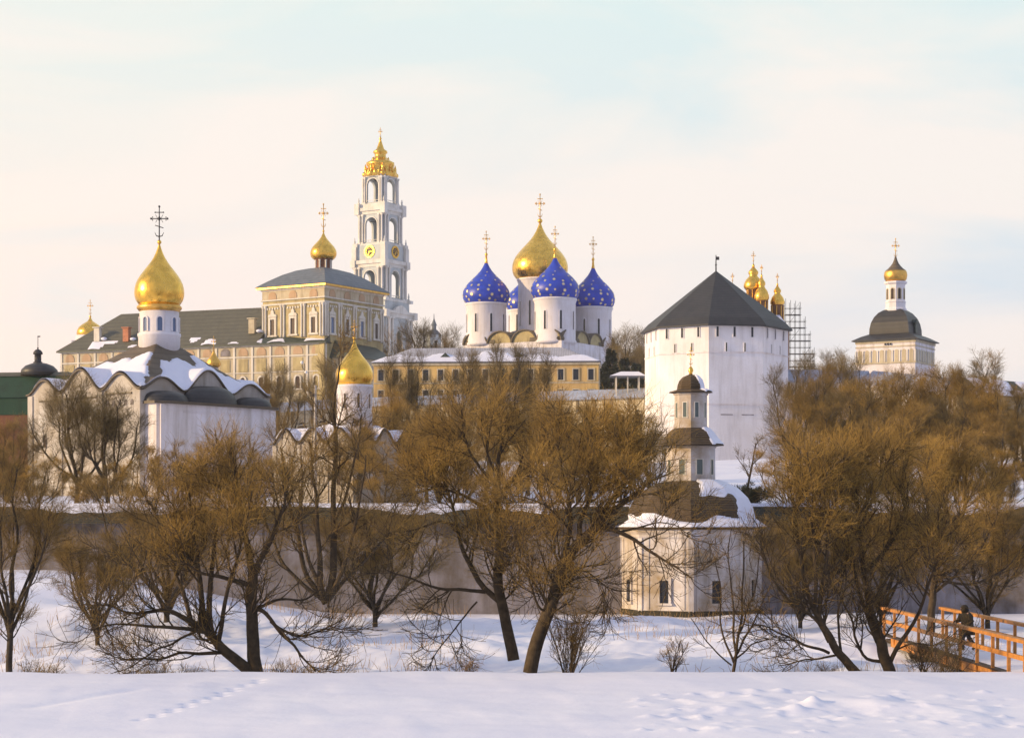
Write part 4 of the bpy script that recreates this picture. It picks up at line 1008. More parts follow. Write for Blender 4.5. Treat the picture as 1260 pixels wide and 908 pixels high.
# dark open water of the stream
m = MB(); m.add([(-60, 66.2, -1.34), (60, 66.2, -1.34), (60, 72, -1.34), (-60, 72, -1.34)], [(0,1,2,3)]); o = m.build('stream_water', 'ice'); o['kind'] = 'structure'

# ------------------------------------------------------------ trees
def tubes(name, groups, mat, parent):
    """groups: list of (array (N,K,3), radii (N,K), sides)"""
    V = []; Fc = []; off = 0
    for pts, rad, S in groups:
        N, K, _ = pts.shape
        tg = np.empty_like(pts); tg[:, 1:-1] = pts[:, 2:]-pts[:, :-2]; tg[:, 0] = pts[:, 1]-pts[:, 0]; tg[:, -1] = pts[:, -1]-pts[:, -2]
        tg /= np.linalg.norm(tg, axis=2, keepdims=True)+1e-9
        ref = np.array([.31, .9, .22]); A = np.cross(tg, ref); A /= np.linalg.norm(A, axis=2, keepdims=True)+1e-9; B = np.cross(tg, A)
        an = 2*PI*np.arange(S)/S
        ring = pts[:, :, None]+rad[:, :, None, None]*(A[:, :, None]*np.cos(an)[None, None, :, None]+B[:, :, None]*np.sin(an)[None, None, :, None])
        V.append(ring.reshape(-1, 3))
        n, k, s = np.meshgrid(np.arange(N), np.arange(K-1), np.arange(S), indexing='ij'); s2 = (s+1) % S
        base = off+n*K*S+k*S
        Fc.append(np.stack([base+s, base+s2, base+S+s2, base+S+s], -1).reshape(-1, 4)); off += N*K*S
    me = np_mesh(name, np.concatenate(V), np.concatenate(Fc), True); me.materials.append(M[mat])
    o = bpy.data.objects.new(name, me); COL.objects.link(o); o.parent = parent; return o
def perp(d, rs):
    r_ = rs.normal(size=d.shape); r_ -= (r_*d).sum(-1, keepdims=True)*d; return r_/(np.linalg.norm(r_, axis=-1, keepdims=True)+1e-9)
def spawn(P0, R0, n, L, K, spread, up, wig, rs, t0=.25, rmul=.55, lvar=.4, flat=0):
    """children of polylines P0 (N,K0,3) with radii R0 (N,K0): n per parent"""
    N, K0, _ = P0.shape; tt = rs.uniform(t0, 1, (N, n))**.85*(K0-1); i0 = np.minimum(tt.astype(int), K0-2); fr = (tt-i0)[..., None]
    ix = np.arange(N)[:, None]; p = P0[ix, i0]*(1-fr)+P0[ix, i0+1]*fr; d0 = P0[ix, i0+1]-P0[ix, i0]; d0 = d0/(np.linalg.norm(d0, axis=2, keepdims=True)+1e-9)
    rr = (R0[ix, i0]*(1-fr[..., 0])+R0[ix, i0+1]*fr[..., 0])*rmul
    p = p.reshape(-1, 3); d0 = d0.reshape(-1, 3); rr = rr.reshape(-1)
    sp = np.radians(rs.uniform(spread[0], spread[1], len(p)))[:, None]; d = d0*np.cos(sp)+perp(d0, rs)*np.sin(sp)
    ln = L*(1-rs.uniform(0, lvar, len(p)))*(1-.35*(tt.reshape(-1)/(K0-1)))
    pts = [p]; st = (ln/(K-1))[:, None]
    for k in range(K-1):
        d = d+rs.normal(size=d.shape)*wig+np.array([0, 0, up]); d /= np.linalg.norm(d, axis=1, keepdims=True); p = p+d*st; pts.append(p)
    pts = np.stack(pts, 1); rad = rr[:, None]*np.linspace(1, .35, K)[None]
    return pts, rad
def resample(pl, r0, r1, K, rs, jit=.0):
    pl = np.array(pl, float); s = np.r_[0, np.cumsum(np.linalg.norm(np.diff(pl, axis=0), axis=1))]; q = np.linspace(0, s[-1], K)
    # smooth cubic through linear samples
    o = np.stack([np.interp(q, s, pl[:, i]) for i in range(3)], 1)
    L = s[-1]; o[1:-1] += rs.normal(size=(K-2, 3))*jit*L/K
    for _ in range(2): o[1:-1] = (o[:-2]+2*o[1:-1]+o[2:])/4
    return o, np.linspace(r0, r1, K)
STAT = [0]
RS = [.9]
def crown_from(root, wood, rs, dens=1.0, L=(2.4, 1.3, .85), twigmat='twig', up=(.10, .12, .10), tw=7, r3=.011, bark='bark', n1=9, n2=7, minr=.012, spread=(25, 65), sparse=None):
    """wood: list of (pts K,3 ; rad K) main limbs (world offset from root)"""
    W = [(p[None], r[None], 8) for p, r in wood]
    sp_ = np.array(sparse if sparse else [0]*len(wood), float)
    P0 = np.stack([p for p, r in wood]); R0 = np.stack([r for p, r in wood])
    ln = np.linalg.norm(np.diff(P0, axis=1), axis=2).sum(1); w = np.maximum(1, np.round(ln/ln.mean()*2)).astype(int)
    idx = np.repeat(np.arange(len(P0)), w)
    a = spawn(P0[idx], np.minimum(R0[idx], .09), int(max(2, n1*dens/2)), L[0], 7, spread, up[0], .16, rs, .22, .5)
    a = (a[0], np.maximum(a[1], minr*1.3)); W.append((a[0], a[1], 5))
    na = int(max(2, n1*dens/2)); lab = np.repeat(sp_[idx], na)
    b2 = spawn(a[0], a[1], n2, L[1], 5, (25, 70), up[1], .18, rs, .12, .55); b2 = (b2[0], np.maximum(b2[1], minr*.8))
    W.append((b2[0], b2[1], 3))
    lab = np.repeat(np.repeat(lab, n2), tw)
    c = spawn(b2[0], b2[1], tw, L[2], 4, (15, 80), up[2], .22, rs, .05, .6); kp = rs.uniform(size=len(lab)) > lab; c = (c[0][kp], c[1][kp]); cr = np.maximum(np.minimum(c[1], r3), r3*.5)
    STAT[0] += len(c[0])
    tubes('trunk', W, bark, root)
    tubes('crown', [(c[0], cr, 3)], twigmat, root)
def px_limbs(root_loc, D, specs, rs, jit=.22):
    out = []
    for sp in specs:
        pts, r0, r1 = sp[0], sp[1], sp[2]; d0, d1 = (sp[3], sp[4]) if len(sp) > 3 else (0, rs.uniform(-1.6, 1.6))
        L = len(pts); w = []
        for k, (x, y) in enumerate(pts):
            dd = D+d0+(d1-d0)*k/(L-1); w.append(np.array(P(x, y, dd))-np.array(root_loc))
        out.append(resample(w, r0*RS[0], r1, 16, rs, jit))
    return out
def guided(name, label, cat, base, D, specs, seed, sq=1, **kw):
    specs = [([(x, y if y > 620 else 620-(620-y)*sq) for x, y in s_[0]],)+tuple(s_[1:]) for s_ in specs]
    rs = np.random.RandomState(seed); loc = P(base[0], base[1], D); gz = ground(loc.x, loc.y); loc.z = min(loc.z, gz)-.05
    r_ = thing(name, label, cat, loc, 0, kw.pop('group', 'bare trees along the stream'))
    crown_from(r_, px_limbs(tuple(loc), D, specs, rs), rs, sparse=[(.80 if s_[0][-1][1] > 668 else .35 if s_[0][-1][1] > 630 else 0) for s_ in specs], **kw); return r_

guided('willow_tree', 'sprawling bare willow with low twisted limbs by the bank, left of centre', 'tree', (312, 828), 72, [
 ([(316,832),(311,778),(309,733),(311,705)], .30, .19, 0, 0), ([(311,708),(304,680),(298,640),(290,590),(284,540)], .17, .04), ([(311,708),(322,685),(336,660),(350,620),(356,575)], .14, .03),
 ([(311,722),(298,717),(271,709),(243,704),(222,690)], .12, .03, 0, -1), ([(309,750),(322,746),(335,764),(360,792),(389,826)], .10, .03, 0, -.5), ([(333,764),(363,784),(390,778),(424,760)], .07, .02, 0, .6),
 ([(314,832),(298,820),(274,797),(252,775),(233,765)], .26, .14, 0, -.5), ([(240,768),(222,756),(201,748),(180,752),(166,755),(128,743)], .12, .025, -.5, -1.5), ([(252,775),(249,727),(240,680),(233,630),(228,580)], .14, .03, -.4, .8),
 ([(262,785),(258,727),(262,680),(270,620),(274,565)], .14, .03, -.3, 1.2), ([(268,792),(281,735),(290,690),(302,650),(310,600)], .11, .03, -.3, -1.0), ([(236,766),(227,733),(215,700),(200,660),(184,615)], .10, .025, -.5, 1.4),
 ([(256,778),(225,772),(189,771),(150,765),(110,776)], .10, .02, -.4, -1.8), ([(280,802),(248,806),(220,800),(190,812),(147,811)], .09, .02, -.2, -1.2), ([(205,749),(190,730),(175,712),(163,700),(138,680)], .07, .02, -.8, -.2),
 ([(246,772),(215,790),(190,800),(160,822)], .06, .02, -.4, -.9), ([(318,748),(345,735),(370,740),(400,720)], .07, .02, 0, 1)], 11, sq=.8, dens=1.2, tw=8, n2=12, r3=.0068, L=(2.6, 1.5, 1.05))
guided('tall_tree', 'tall bare tree with straight dark trunk and broken hanging branch, centre of the bank', 'tree', (632, 806), 74, [
 ([(632,812),(622,771),(614,736),(615,695),(612,648),(612,600),(613,560)], .27, .13, 0, 0), ([(613,562),(612,535),(618,505),(622,470)], .12, .03), ([(615,740),(592,724),(573,676),(560,640),(552,600),(540,550)], .14, .035),
 ([(597,728),(570,725),(535,724),(503,710),(474,700)], .09, .02, 0, -1), ([(587,740),(566,765),(547,787),(530,811)], .04, .02, 0, -.8), ([(612,632),(580,612),(549,595),(523,572),(505,545)], .10, .025),
 ([(612,602),(628,580),(645,560),(660,520),(665,480)], .10, .025), ([(613,650),(633,663),(650,655),(672,640)], .06, .02), ([(613,580),(595,560),(580,530),(570,490),(560,470)], .09, .02), ([(614,700),(635,690),(655,712),(668,745)], .05, .02, 0, .5),
 ([(613,565),(600,530),(598,500),(600,465)], .07, .02), ([(552,602),(530,590),(510,600),(490,610)], .05, .02, .5, 1), ([(561,645),(540,640),(515,650),(490,655)], .06, .02, .3, -1)], 23, sq=.66, dens=1.3, tw=8, n2=12, r3=.0068, L=(2.6, 1.5, 1.05))
guided('leaning_tree', 'bare tree whose thick trunk leans right in front of the well chapel', 'tree', (664, 822), 71, [
 ([(652,828),(665,780),(681,736),(693,705),(709,673),(731,652)], .30, .18, 0, 0), ([(731,652),(752,630),(775,609),(788,592),(798,575),(802,560)], .14, .03), ([(694,705),(700,657),(702,630),(697,590),(690,545),(684,500)], .14, .03),
 ([(709,673),(716,635),(730,590),(735,550),(742,495)], .13, .03), ([(740,648),(755,652),(773,659),(795,676),(824,692),(852,712)], .11, .02, 0, -1), ([(725,658),(745,628),(760,595),(775,555),(788,510)], .12, .03),
 ([(676,750),(665,752),(655,725),(648,700),(630,679)], .06, .02), ([(702,650),(680,628),(660,612),(640,605)], .07, .02), ([(735,575),(715,545),(712,510),(715,475)], .06, .02), ([(760,592),(770,570),(782,535),(786,505)], .06, .02), ([(760,655),(785,650),(810,640),(838,650)], .05, .015), ([(690,712),(720,700),(742,718),(760,740)], .05, .015)], 37, sq=.62, dens=1.35, tw=8, n2=12, r3=.0068, L=(2.6, 1.5, 1.05))
guided('willow_tree', 'bare willow with many slim stems fanning out, right of the well chapel', 'tree', (1052, 828), 71, [
 ([(1056,830),(1027,797),(1010,765),(1001,746)], .20, .12, 0, 0), ([(1001,748),(986,705),(984,680),(978,640),(970,585)], .12, .03), ([(1020,790),(1008,765),(980,745),(966,735),(951,710),(940,680)], .08, .02), ([(1020,803),(990,795),(973,787),(951,775),(925,768)], .07, .02),
 ([(1028,806),(1008,810),(989,812),(957,819)], .05, .015), ([(1008,765),(1012,720),(1020,680),(1022,630),(1015,580)], .10, .03), ([(1002,748),(1005,700),(1000,650),(1000,610),(995,570)], .09, .03), ([(1035,805),(1030,760),(1040,720),(1045,680)], .06, .02)], 51, dens=1.25, tw=8, n2=12, r3=.0068, L=(2.6, 1.5, 1.05))
guided('old_willow_tree', 'dense bare willow with dark forked trunk, between the well chapel and the footbridge', 'tree', (1094, 828), 73, [
 ([(1096,832),(1084,790),(1071,752)], .26, .18, 0, 0), ([(1071,754),(1063,705),(1059,663),(1055,610),(1050,560)], .15, .03), ([(1080,790),(1066,760),(1057,727),(1048,690),(1038,640),(1035,600)], .11, .03), ([(1090,815),(1065,812),(1052,785),(1045,755),(1028,722)], .08, .02),
 ([(1094,818),(1103,797),(1118,770),(1132,749),(1141,727),(1152,690),(1165,640)], .10, .02), ([(1063,708),(1078,692),(1100,665),(1110,635),(1118,590)], .10, .03), ([(1071,745),(1084,724),(1100,700),(1116,689),(1140,665)], .08, .02), ([(1058,650),(1070,620),(1085,590),(1090,560)], .07, .02),
 ([(1100,800),(1125,790),(1150,795),(1170,780)], .04, .015)], 67, sq=.9, dens=1.4, tw=8, n2=12, r3=.0068, L=(2.6, 1.5, 1.05))
guided('willow_tree', 'bare golden-brown willow leaning over the far end of the footbridge', 'tree', (1150, 775), 93, [
 ([(1145,780),(1146,745),(1150,715),(1152,690)], .22, .14, 0, 0), ([(1152,692),(1145,650),(1138,610),(1130,580)], .12, .03), ([(1150,705),(1170,670),(1185,635),(1195,590)], .12, .03), ([(1148,730),(1180,705),(1205,680),(1225,640)], .10, .03), ([(1150,700),(1160,650),(1165,610),(1170,570)], .11, .03), ([(1147,735),(1120,710),(1105,680),(1100,650)], .08, .02), ([(1150,715),(1200,720),(1240,700),(1260,670)], .08, .02)], 71, dens=1.5, tw=13, n2=13, L=(3, 1.7, 1.0), r3=.008)
guided('young_tree', 'thin-stemmed bare sapling bush in front of the right side of the well chapel', 'shrub', (902, 826), 70, [
 ([(902,828),(905,790),(915,750),(912,710),(915,665)], .07, .02, 0, 0), ([(903,815),(885,770),(888,730),(880,690)], .05, .015), ([(903,810),(925,770),(940,735),(960,705)], .05, .015), ([(905,800),(900,740),(898,700),(900,650)], .05, .015), ([(903,812),(930,790),(965,780)], .04, .015), ([(900,818),(870,790),(850,760)], .035, .015), ([(909,780),(928,730),(935,680)], .04, .015)], 83, dens=.55, L=(1.3, .8, .5), tw=5, r3=.007, minr=.007, twigmat='twig3', group='leafless shrubs on the bank')
def bushfan(name, label, px, py, D, n, h, wd, seed, mat='twig2', **kw):
    rs = np.random.RandomState(seed); loc = P(px, py, D); loc.z = min(loc.z, ground(loc.x, loc.y))-.03; r_ = thing(name, label, 'shrub', loc, 0, 'leafless shrubs on the bank'); wood = []
    for k in range(n):
        a = rs.uniform(0, 2*PI); s = rs.uniform(.1, 1)*wd; hh = h*rs.uniform(.6, 1)
        p = [np.array((rs.uniform(-.2, .2), rs.uniform(-.2, .2), 0)), np.array((math.cos(a)*s*.35, math.sin(a)*s*.35, hh*.5)), np.array((math.cos(a)*s, math.sin(a)*s, hh))]
        wood.append(resample(p, .022, .008, 12, rs, .15))
    crown_from(r_, wood, rs, twigmat=mat, **kw); return r_
bushfan('osier_bush', 'clump of thin upright osier stems at the foot of the leaning tree', 700, 827, 71, 26, 3.2, 1.3, 5, dens=.7, L=(1.1, .6, .4), tw=3, n2=3, r3=.006, minr=.006, spread=(10, 25))
bushfan('low_bush', 'low tangled twiggy bush under the right limbs of the sprawling willow', 350, 826, 69, 14, 1.3, 1.6, 6, dens=.6, L=(.8, .5, .3), tw=4, n2=4, r3=.006, minr=.006)
bushfan('low_bush', 'low twiggy bush with pale snow around it, between the osier clump and the well chapel', 828, 822, 73, 10, 1.5, .7, 7, mat='grass', dens=.5, L=(.7, .4, .3), tw=3, n2=3, r3=.007, minr=.006)
bushfan('low_bush', 'small dark tangle at the left end of the bank below the edge tree', 45, 822, 70, 14, 1.2, 1.4, 8, dens=.6, L=(.8, .5, .3), tw=4, n2=4, r3=.006, minr=.006)
bushfan('low_bush', 'matted twigs beneath the low left limbs of the sprawling willow', 200, 824, 70, 18, 1.0, 2.2, 9, dens=.7, L=(.9, .5, .3), tw=4, n2=4, r3=.006, minr=.006)
bushfan('low_bush', 'scrubby bush just left of the footbridge under the dense willow', 1010, 824, 71, 12, 1.1, 1.6, 10, dens=.6, L=(.8, .5, .3), tw=4, n2=4, r3=.006, minr=.006)
bushfan('low_bush', 'scrubby bush on the stream bank under the left railing of the footbridge', 1135, 822, 74, 12, 1.2, 1.0, 13, dens=.6, L=(.8, .5, .3), tw=4, n2=4, r3=.006, minr=.006)
bushfan('young_tree', 'twiggy sapling clump in front of the left half of the footbridge railing', 1158, 828, 67.5, 11, 2.3, 1.3, 14, mat='twig3', dens=.6, L=(1.1, .7, .4), tw=4, n2=4, r3=.006, minr=.007)
bushfan('low_bush', 'low straw-coloured bush on the bank, between the tall central tree and the broken branch', 575, 824, 72, 9, .9, .6, 15, mat='grass', dens=.5, L=(.6, .4, .3), tw=3, n2=3, r3=.006, minr=.006)
bushfan('conifer_shrub', 'dark low shrubs on the slope just right of the well chapel roof', 925, 622, 135, 20, 1.6, 1.4, 12, mat='needle', dens=.9, L=(.7, .5, .3), tw=6, n2=6, r3=.02)
guided('tall_tree', 'slender bare tree standing on the snow slope beside the big tower', 'tree', (918, 612), 150, [
 ([(918,616),(921,590),(927,570),(930,545)], .13, .04, 0, 0), ([(922,585),(912,570),(905,560)], .06, .02), ([(925,572),(938,560),(944,550)], .05, .02)], 91, dens=.5, L=(1.5, .9, .6), tw=4, r3=.012, twigmat='twig3')
guided('willow_tree', 'multi-stemmed bare willow against the enclosure wall, behind the sprawling one', 'tree', (400, 738), 90, [
 ([(400,742),(385,725),(370,690),(358,640),(350,590),(345,550)], .16, .04, 0, 1), ([(400,740),(392,700),(388,640),(385,590),(380,540)], .18, .04), ([(402,738),(410,690),(412,600),(414,558),(411,500),(418,450)], .22, .04), ([(405,735),(425,690),(440,650),(448,600),(450,560)], .14, .03),
 ([(404,736),(435,705),(455,680),(475,660),(490,620)], .12, .03), ([(398,738),(370,715),(345,690),(330,650),(322,600)], .12, .03), ([(396,730),(375,680),(372,620),(370,560)], .12, .03), ([(412,640),(430,600),(440,550),(445,510)], .09, .03)], 101, dens=1.2, L=(2.8, 1.5, .9), tw=8, n2=11, r3=.007, twigmat='twig2')

# copies of a few grown trees for the slope behind
VAR = []
def proto(h, seed, nl, mat, bark='bark2', dens=1.0, fan=.55, tw=15, r3=.011, trunk=.35, up=.15):
    rs = np.random.RandomState(seed); wood = [resample([(0,0,-.6), (rs.uniform(-.2,.2),0,h*trunk*.5), (rs.uniform(-.3,.3),rs.uniform(-.3,.3),h*trunk)], .016*h, .012*h, 12, rs, .1)]
    top = np.array(wood[0][0][-1])
    for k in range(nl):
        a = 2*PI*k/nl+rs.uniform(-.4, .4); s = rs.uniform(.3, 1)*fan*h*.55; z0 = rs.uniform(.5, 1); st = wood[0][0][int(11*z0)]
        hh = h*rs.uniform(.68, .92)
        e_ = np.array((math.cos(a)*s, math.sin(a)*s, hh)); mid_ = st*.5+e_*.5+np.array((math.cos(a)*s*.2, math.sin(a)*s*.2, -h*.03))
        wood.append(resample([st, mid_, e_], .009*h, .0025*h, 12, rs, .3))
    wood.append(resample([top, top+np.array((rs.uniform(-.5,.5), 0, h*.3)), top+np.array((rs.uniform(-.5,.5), 0, h*.6))], .010*h, .0025*h, 12, rs, .3))
    h_ = bpy.data.objects.new('proto', None)
    crown_from(h_, wood, rs, dens=dens, L=(.24*h, .14*h, .085*h), twigmat=mat, bark=bark, tw=tw, r3=r3, minr=.012, n2=9, up=(up, up, up))
    ch = list(h_.children); VAR.append([c.data for c in ch]); NM = [c.name for c in ch]
    for c in ch: bpy.data.objects.remove(c)
    bpy.data.objects.remove(h_)
proto(13, 1, 9, 'twig', dens=1.2); proto(13, 2, 8, 'twig2', dens=1.1); proto(12, 3, 10, 'twig2', dens=1.2, fan=.75, trunk=.2); proto(13, 4, 7, 'twig3', dens=.9, fan=.45, tw=12, r3=.012, up=.2); proto(9, 5, 9, 'twig', dens=1.1, fan=.9, trunk=.18)
HV = [13, 13, 12, 13, 9]
def place(k, px, top, D, rot, name, label, group='bare trees on the hillside', base=None, wscale=1):
    x = (px-CX)/F*D; gz = ground(x, D); ht = CZ+(HY-top)/F*D-gz; s = ht/HV[k]
    r_ = thing(name, label, 'tree', (x, D, gz-.1), rot, group); r_.scale = (s*wscale, s*wscale, s)
    for nme, d in zip(('trunk', 'crown'), VAR[k]):
        o = bpy.data.objects.new(nme, d); COL.objects.link(o); o.parent = r_
TL = [
 (3, 92, 470, 128, 10, 'bare dark-trunked tree in front of the large left church, the left of a pair', 1.35),
 (3, 132, 485, 124, 80, 'bare leaning tree in front of the large left church, the right of a pair', 1.35),
 (1, 10, 520, 120, 30, 'brown bare tree at the left edge, in front of the green-roofed house', 1),
 (4, 215, 545, 122, 60, 'golden spreading bare tree before the shaded apse of the large church', 1.2),
 (4, 270, 550, 118, 200, 'bushy golden bare tree under the right end of the large church', 1.2),
 (3, 345, 455, 215, 15, 'thin bare tree left of the lamp post, below the long hall', 1),
 (1, 322, 470, 205, 95, 'dark bare tree at the right corner of the large church', .9),
 (3, 405, 450, 200, 140, 'bare tree behind the small church, touching its golden dome', .9),
 (0, 478, 485, 160, 20, 'golden-brown bare tree just right of the small golden-domed church', 1),
 (3, 505, 442, 190, 75, 'bare tree before the left end of the yellow building', .9),
 (2, 540, 500, 135, 130, 'round-crowned bare tree behind the wall, left of the tall central trunk', 1),
 (3, 575, 440, 185, 170, 'upright bare tree reaching the snowy roof of the yellow building', .8),
 (3, 615, 432, 175, 210, 'high thin bare tree in front of the middle of the yellow building', .8),
 (3, 650, 436, 180, 260, 'thin bare tree before the windows of the yellow building', .8),
 (0, 690, 495, 150, 300, 'orange-brown bare tree behind the leaning tree, below the yellow building', 1),
 (2, 712, 520, 140, 330, 'wide bare tree behind the wall, just left of the well chapel', 1),
 (4, 765, 500, 165, 350, 'bare tree below the snowy shelter roof on the fortress wall', .9),
 (3, 800, 520, 130, 25, 'sparse bare tree between the well chapel and the big tower', 1),
 (3, 982, 455, 175, 45, 'sparse bare tree at the right foot of the big tower', 1),
 (1, 1012, 450, 170, 88, 'bare tree before the fortress wall, second right of the big tower', 1),
 (3, 1045, 446, 185, 120, 'tall thin bare tree left of the dark-domed church', .9),
 (0, 1075, 470, 150, 160, 'brown bare tree under the dark-domed church', 1.1),
 (1, 1112, 458, 160, 200, 'bare tree hiding the base of the dark-domed church', 1),
 (2, 1150, 438, 155, 240, 'big orange-brown bare tree at the right corner of the dark-domed church', 1),
 (1, 1188, 455, 150, 280, 'dense bare tree left of the low green-roofed house', 1),
 (0, 1222, 475, 145, 320, 'bare tree in front of the low green-roofed house at the right edge', 1),
 (1, 1262, 480, 150, 0, 'bare tree cut by the right edge of the view', 1),
 (4, 975, 550, 120, 33, 'low golden bare tree behind the right enclosure wall, nearest the chapel', 1.5),
 (4, 1040, 545, 122, 77, 'low golden bare tree above the fanning willow on the right', 1.6),
 (4, 1110, 540, 118, 111, 'low golden bare tree above the old dense willow', 1.6),
 (4, 1178, 550, 119, 150, 'low golden bare tree behind the person on the bridge', 1.6),
 (4, 1238, 560, 117, 190, 'low golden bare tree at the right edge above the footbridge', 1.2),
 (2, 205, 590, 95, 125, 'rounded bare willow on the snowy slope, behind the low limbs of the sprawling willow', 1.4),
 (4, 38, 560, 119, 165, 'bushy bare tree behind the wall, below the green-roofed house', 1.3),
 (0, 440, 520, 142, 25, 'broad russet bare tree on the slope, touching the right gables of the low church', 1.3),
 (0, 525, 505, 150, 65, 'broad russet bare tree on the slope, behind the fork of the tall central trunk', 1.3),
 (0, 598, 495, 145, 105, 'broad russet bare tree on the slope, below the windows of the yellow building', 1.3),
 (0, 665, 500, 155, 145, 'broad russet bare tree on the slope, filling the gap between the central crowns', 1.3),
 (0, 722, 525, 148, 185, 'broad russet bare tree on the slope, a little left of the well chapel turret', 1.3),
 (4, 300, 560, 126, 225, 'bushy bare tree behind the wall, under the shaded apse corner', 1.3),
 (4, 110, 580, 125, 265, 'bushy bare tree at the wall, between the dark-trunked pair', 1.2),
 (2, 120, 640, 88, 305, 'small rounded bare willow on the left snowy slope', 1.3),
 (1, 995, 500, 138, 35, 'brown bare tree on the slope, above the fanning willow and below the fortress wall', 1.4),
 (3, 1050, 490, 140, 85, 'olive bare tree on the slope, straight below the dark-domed church left corner', 1.5),
 (1, 1105, 500, 136, 135, 'brown bare tree on the slope, straight above the left end of the footbridge', 1.5),
 (3, 1160, 495, 139, 185, 'olive bare tree on the slope, high above the person on the footbridge', 1.5),
 (1, 1232, 510, 134, 235, 'brown bare tree on the slope, high above the right end of the footbridge', 1.5),
 (4, 470, 545, 124, 15, 'low spreading golden-brown tree just behind the wall, right of the low church', 1.3),
 (4, 560, 540, 122, 55, 'low spreading bare tree just behind the wall, behind the tall central trunk', 1.3),
 (4, 640, 545, 121, 95, 'low spreading bare tree just behind the wall, between the two central trunks', 1.3),
 (4, 710, 548, 123, 135, 'low spreading bare tree just behind the wall, behind the leaning trunk', 1.3),
 (4, 150, 560, 121, 175, 'low bushy bare tree behind the left end of the enclosure wall', 1.3),
 (2, 462, 610, 98, 215, 'rounded bare willow standing before the enclosure wall, left of the tall central trunk', 1.4),
 (2, 985, 625, 97, 255, 'rounded bare willow before the right enclosure wall, nearest the well chapel', 1.3),
 (2, 1085, 610, 99, 295, 'rounded bare willow before the right enclosure wall, above the left end of the footbridge', 1.3),
 (2, 1215, 600, 98, 335, 'rounded bare willow behind the footbridge at the right edge', 1.3),
 (3, 1205, 450, 330, 190, 'far thin bare tree behind the right edge roofs', 1.2),
 (1, 12, 560, 74, 250, 'bare tree at the left edge of the near bank with drooping outer twigs', 1),
 (3, 775, 412, 420, 0, 'far bare tree against the sky just right of the cathedral', 1.2),
 (3, 790, 418, 430, 40, 'second far bare tree nestled against the left edge of the big tower', 1.2),
 (1, 516, 405, 450, 10, 'far bare tree beside the distant blue spire', 1.1),
 (3, 549, 412, 460, 60, 'far bare tree between the distant spire and the cathedral', 1),
 (3, 1020, 438, 330, 60, 'far bare tree against the sky near the scaffolding', 1.3),
]
for (k, px, top, D, rot, lab, ws) in TL: place(k, px, top, D, rot, 'bare_tree', lab, 'bare trees on the hillside', None, ws)
# spruces beside the cathedral
def spruce_mesh(seed):
    rs = np.random.RandomState(seed); tr = resample([(0,0,-.5),(0,0,5),(0,0,10)], .16, .02, 12, rs, 0); n = 150
    z = rs.uniform(.06, .98, n)*10; a = rs.uniform(0, 2*PI, n); L = (10.3-z)*.27*rs.uniform(.8, 1.1, n)
    p = []; 
    for k in range(5): t = k/4; p.append(np.stack([np.cos(a)*L*t, np.sin(a)*L*t, z-.25*L*t+.15*L*t*t], 1))
    b_ = np.stack(p, 1); R_ = np.full(b_.shape[:2], .03); c = spawn(b_, R_, 26, .55, 3, (30, 70), -.12, .1, rs, .1, .5)
    return tr, b_, R_, c
sm_ = []
for sd in (1, 2):
    tr, b_, R_, c = spruce_mesh(sd); h_ = bpy.data.objects.new('p', None)
    a1 = tubes('trunk', [(tr[0][None], tr[1][None], 6), (b_, R_, 3)], 'bark2', h_); a2 = tubes('crown', [(c[0], np.full(c[1].shape, .035), 3)], 'needle', h_); sm_.append((a1.data, a2.data))
    for o in (a1, a2): bpy.data.objects.remove(o)
    bpy.data.objects.remove(h_)
for i, (px, top, D, w_, lab) in enumerate([(752, 428, 400, 1.1, 'dark spruce touching the right corner of the cathedral'), (768, 440, 395, 1.2, 'dark spruce between the cathedral corner and the big tower'), (742, 445, 405, 1.1, 'dark spruce under the right gables of the cathedral'), (783, 446, 390, 1.2, 'dark spruce nearest the left edge of the big tower'), (524, 428, 440, 1.4, 'dark round conifer below the distant blue spire')]):
    x = (px-CX)/F*D; gz = ground(x, D); s = (CZ+(HY-top)/F*D-gz)/10; r_ = thing('spruce_tree', lab, 'tree', (x, D, gz), i*70, 'spruces by the cathedral'); r_.scale = (s*w_, s*w_, s)
    for nme, d in zip(('trunk', 'crown'), sm_[i % 2]): o = bpy.data.objects.new(nme, d); COL.objects.link(o); o.parent = r_
# dry grass and weeds poking through the snow on the far bank
rs = np.random.RandomState(77); n = 5200
X = rs.uniform(-22, 22, n); Y = rs.uniform(72, 109.5, n); dn = fnoise(X, Y, [(.5, 1), (1.5, .6)], 31); keep = (dn+(Y < 77)*.8+(Y > 104)*.7) > .9; X, Y = X[keep], Y[keep]; n = len(X)
Zg = zter(X, Y); nm = fnoise(X, Y, [(.5, .12), (1.3, .08), (3.2, .035)], 1)
base = np.stack([X, Y, Zg-.05], 1); d = np.stack([rs.normal(0, .15, n), rs.normal(0, .15, n), rs.uniform(.2, .75, n)], 1)
pts = np.stack([base, base+d*.5, base+d+np.stack([rs.normal(0, .06, n), rs.normal(0, .06, n), -rs.uniform(0, .06, n)], 1)], 1)
o = tubes('dry_grass', [(pts, np.tile(np.array([.012, .009, .004]), (n, 1)), 3)], 'grass', None); o['kind'] = 'stuff'

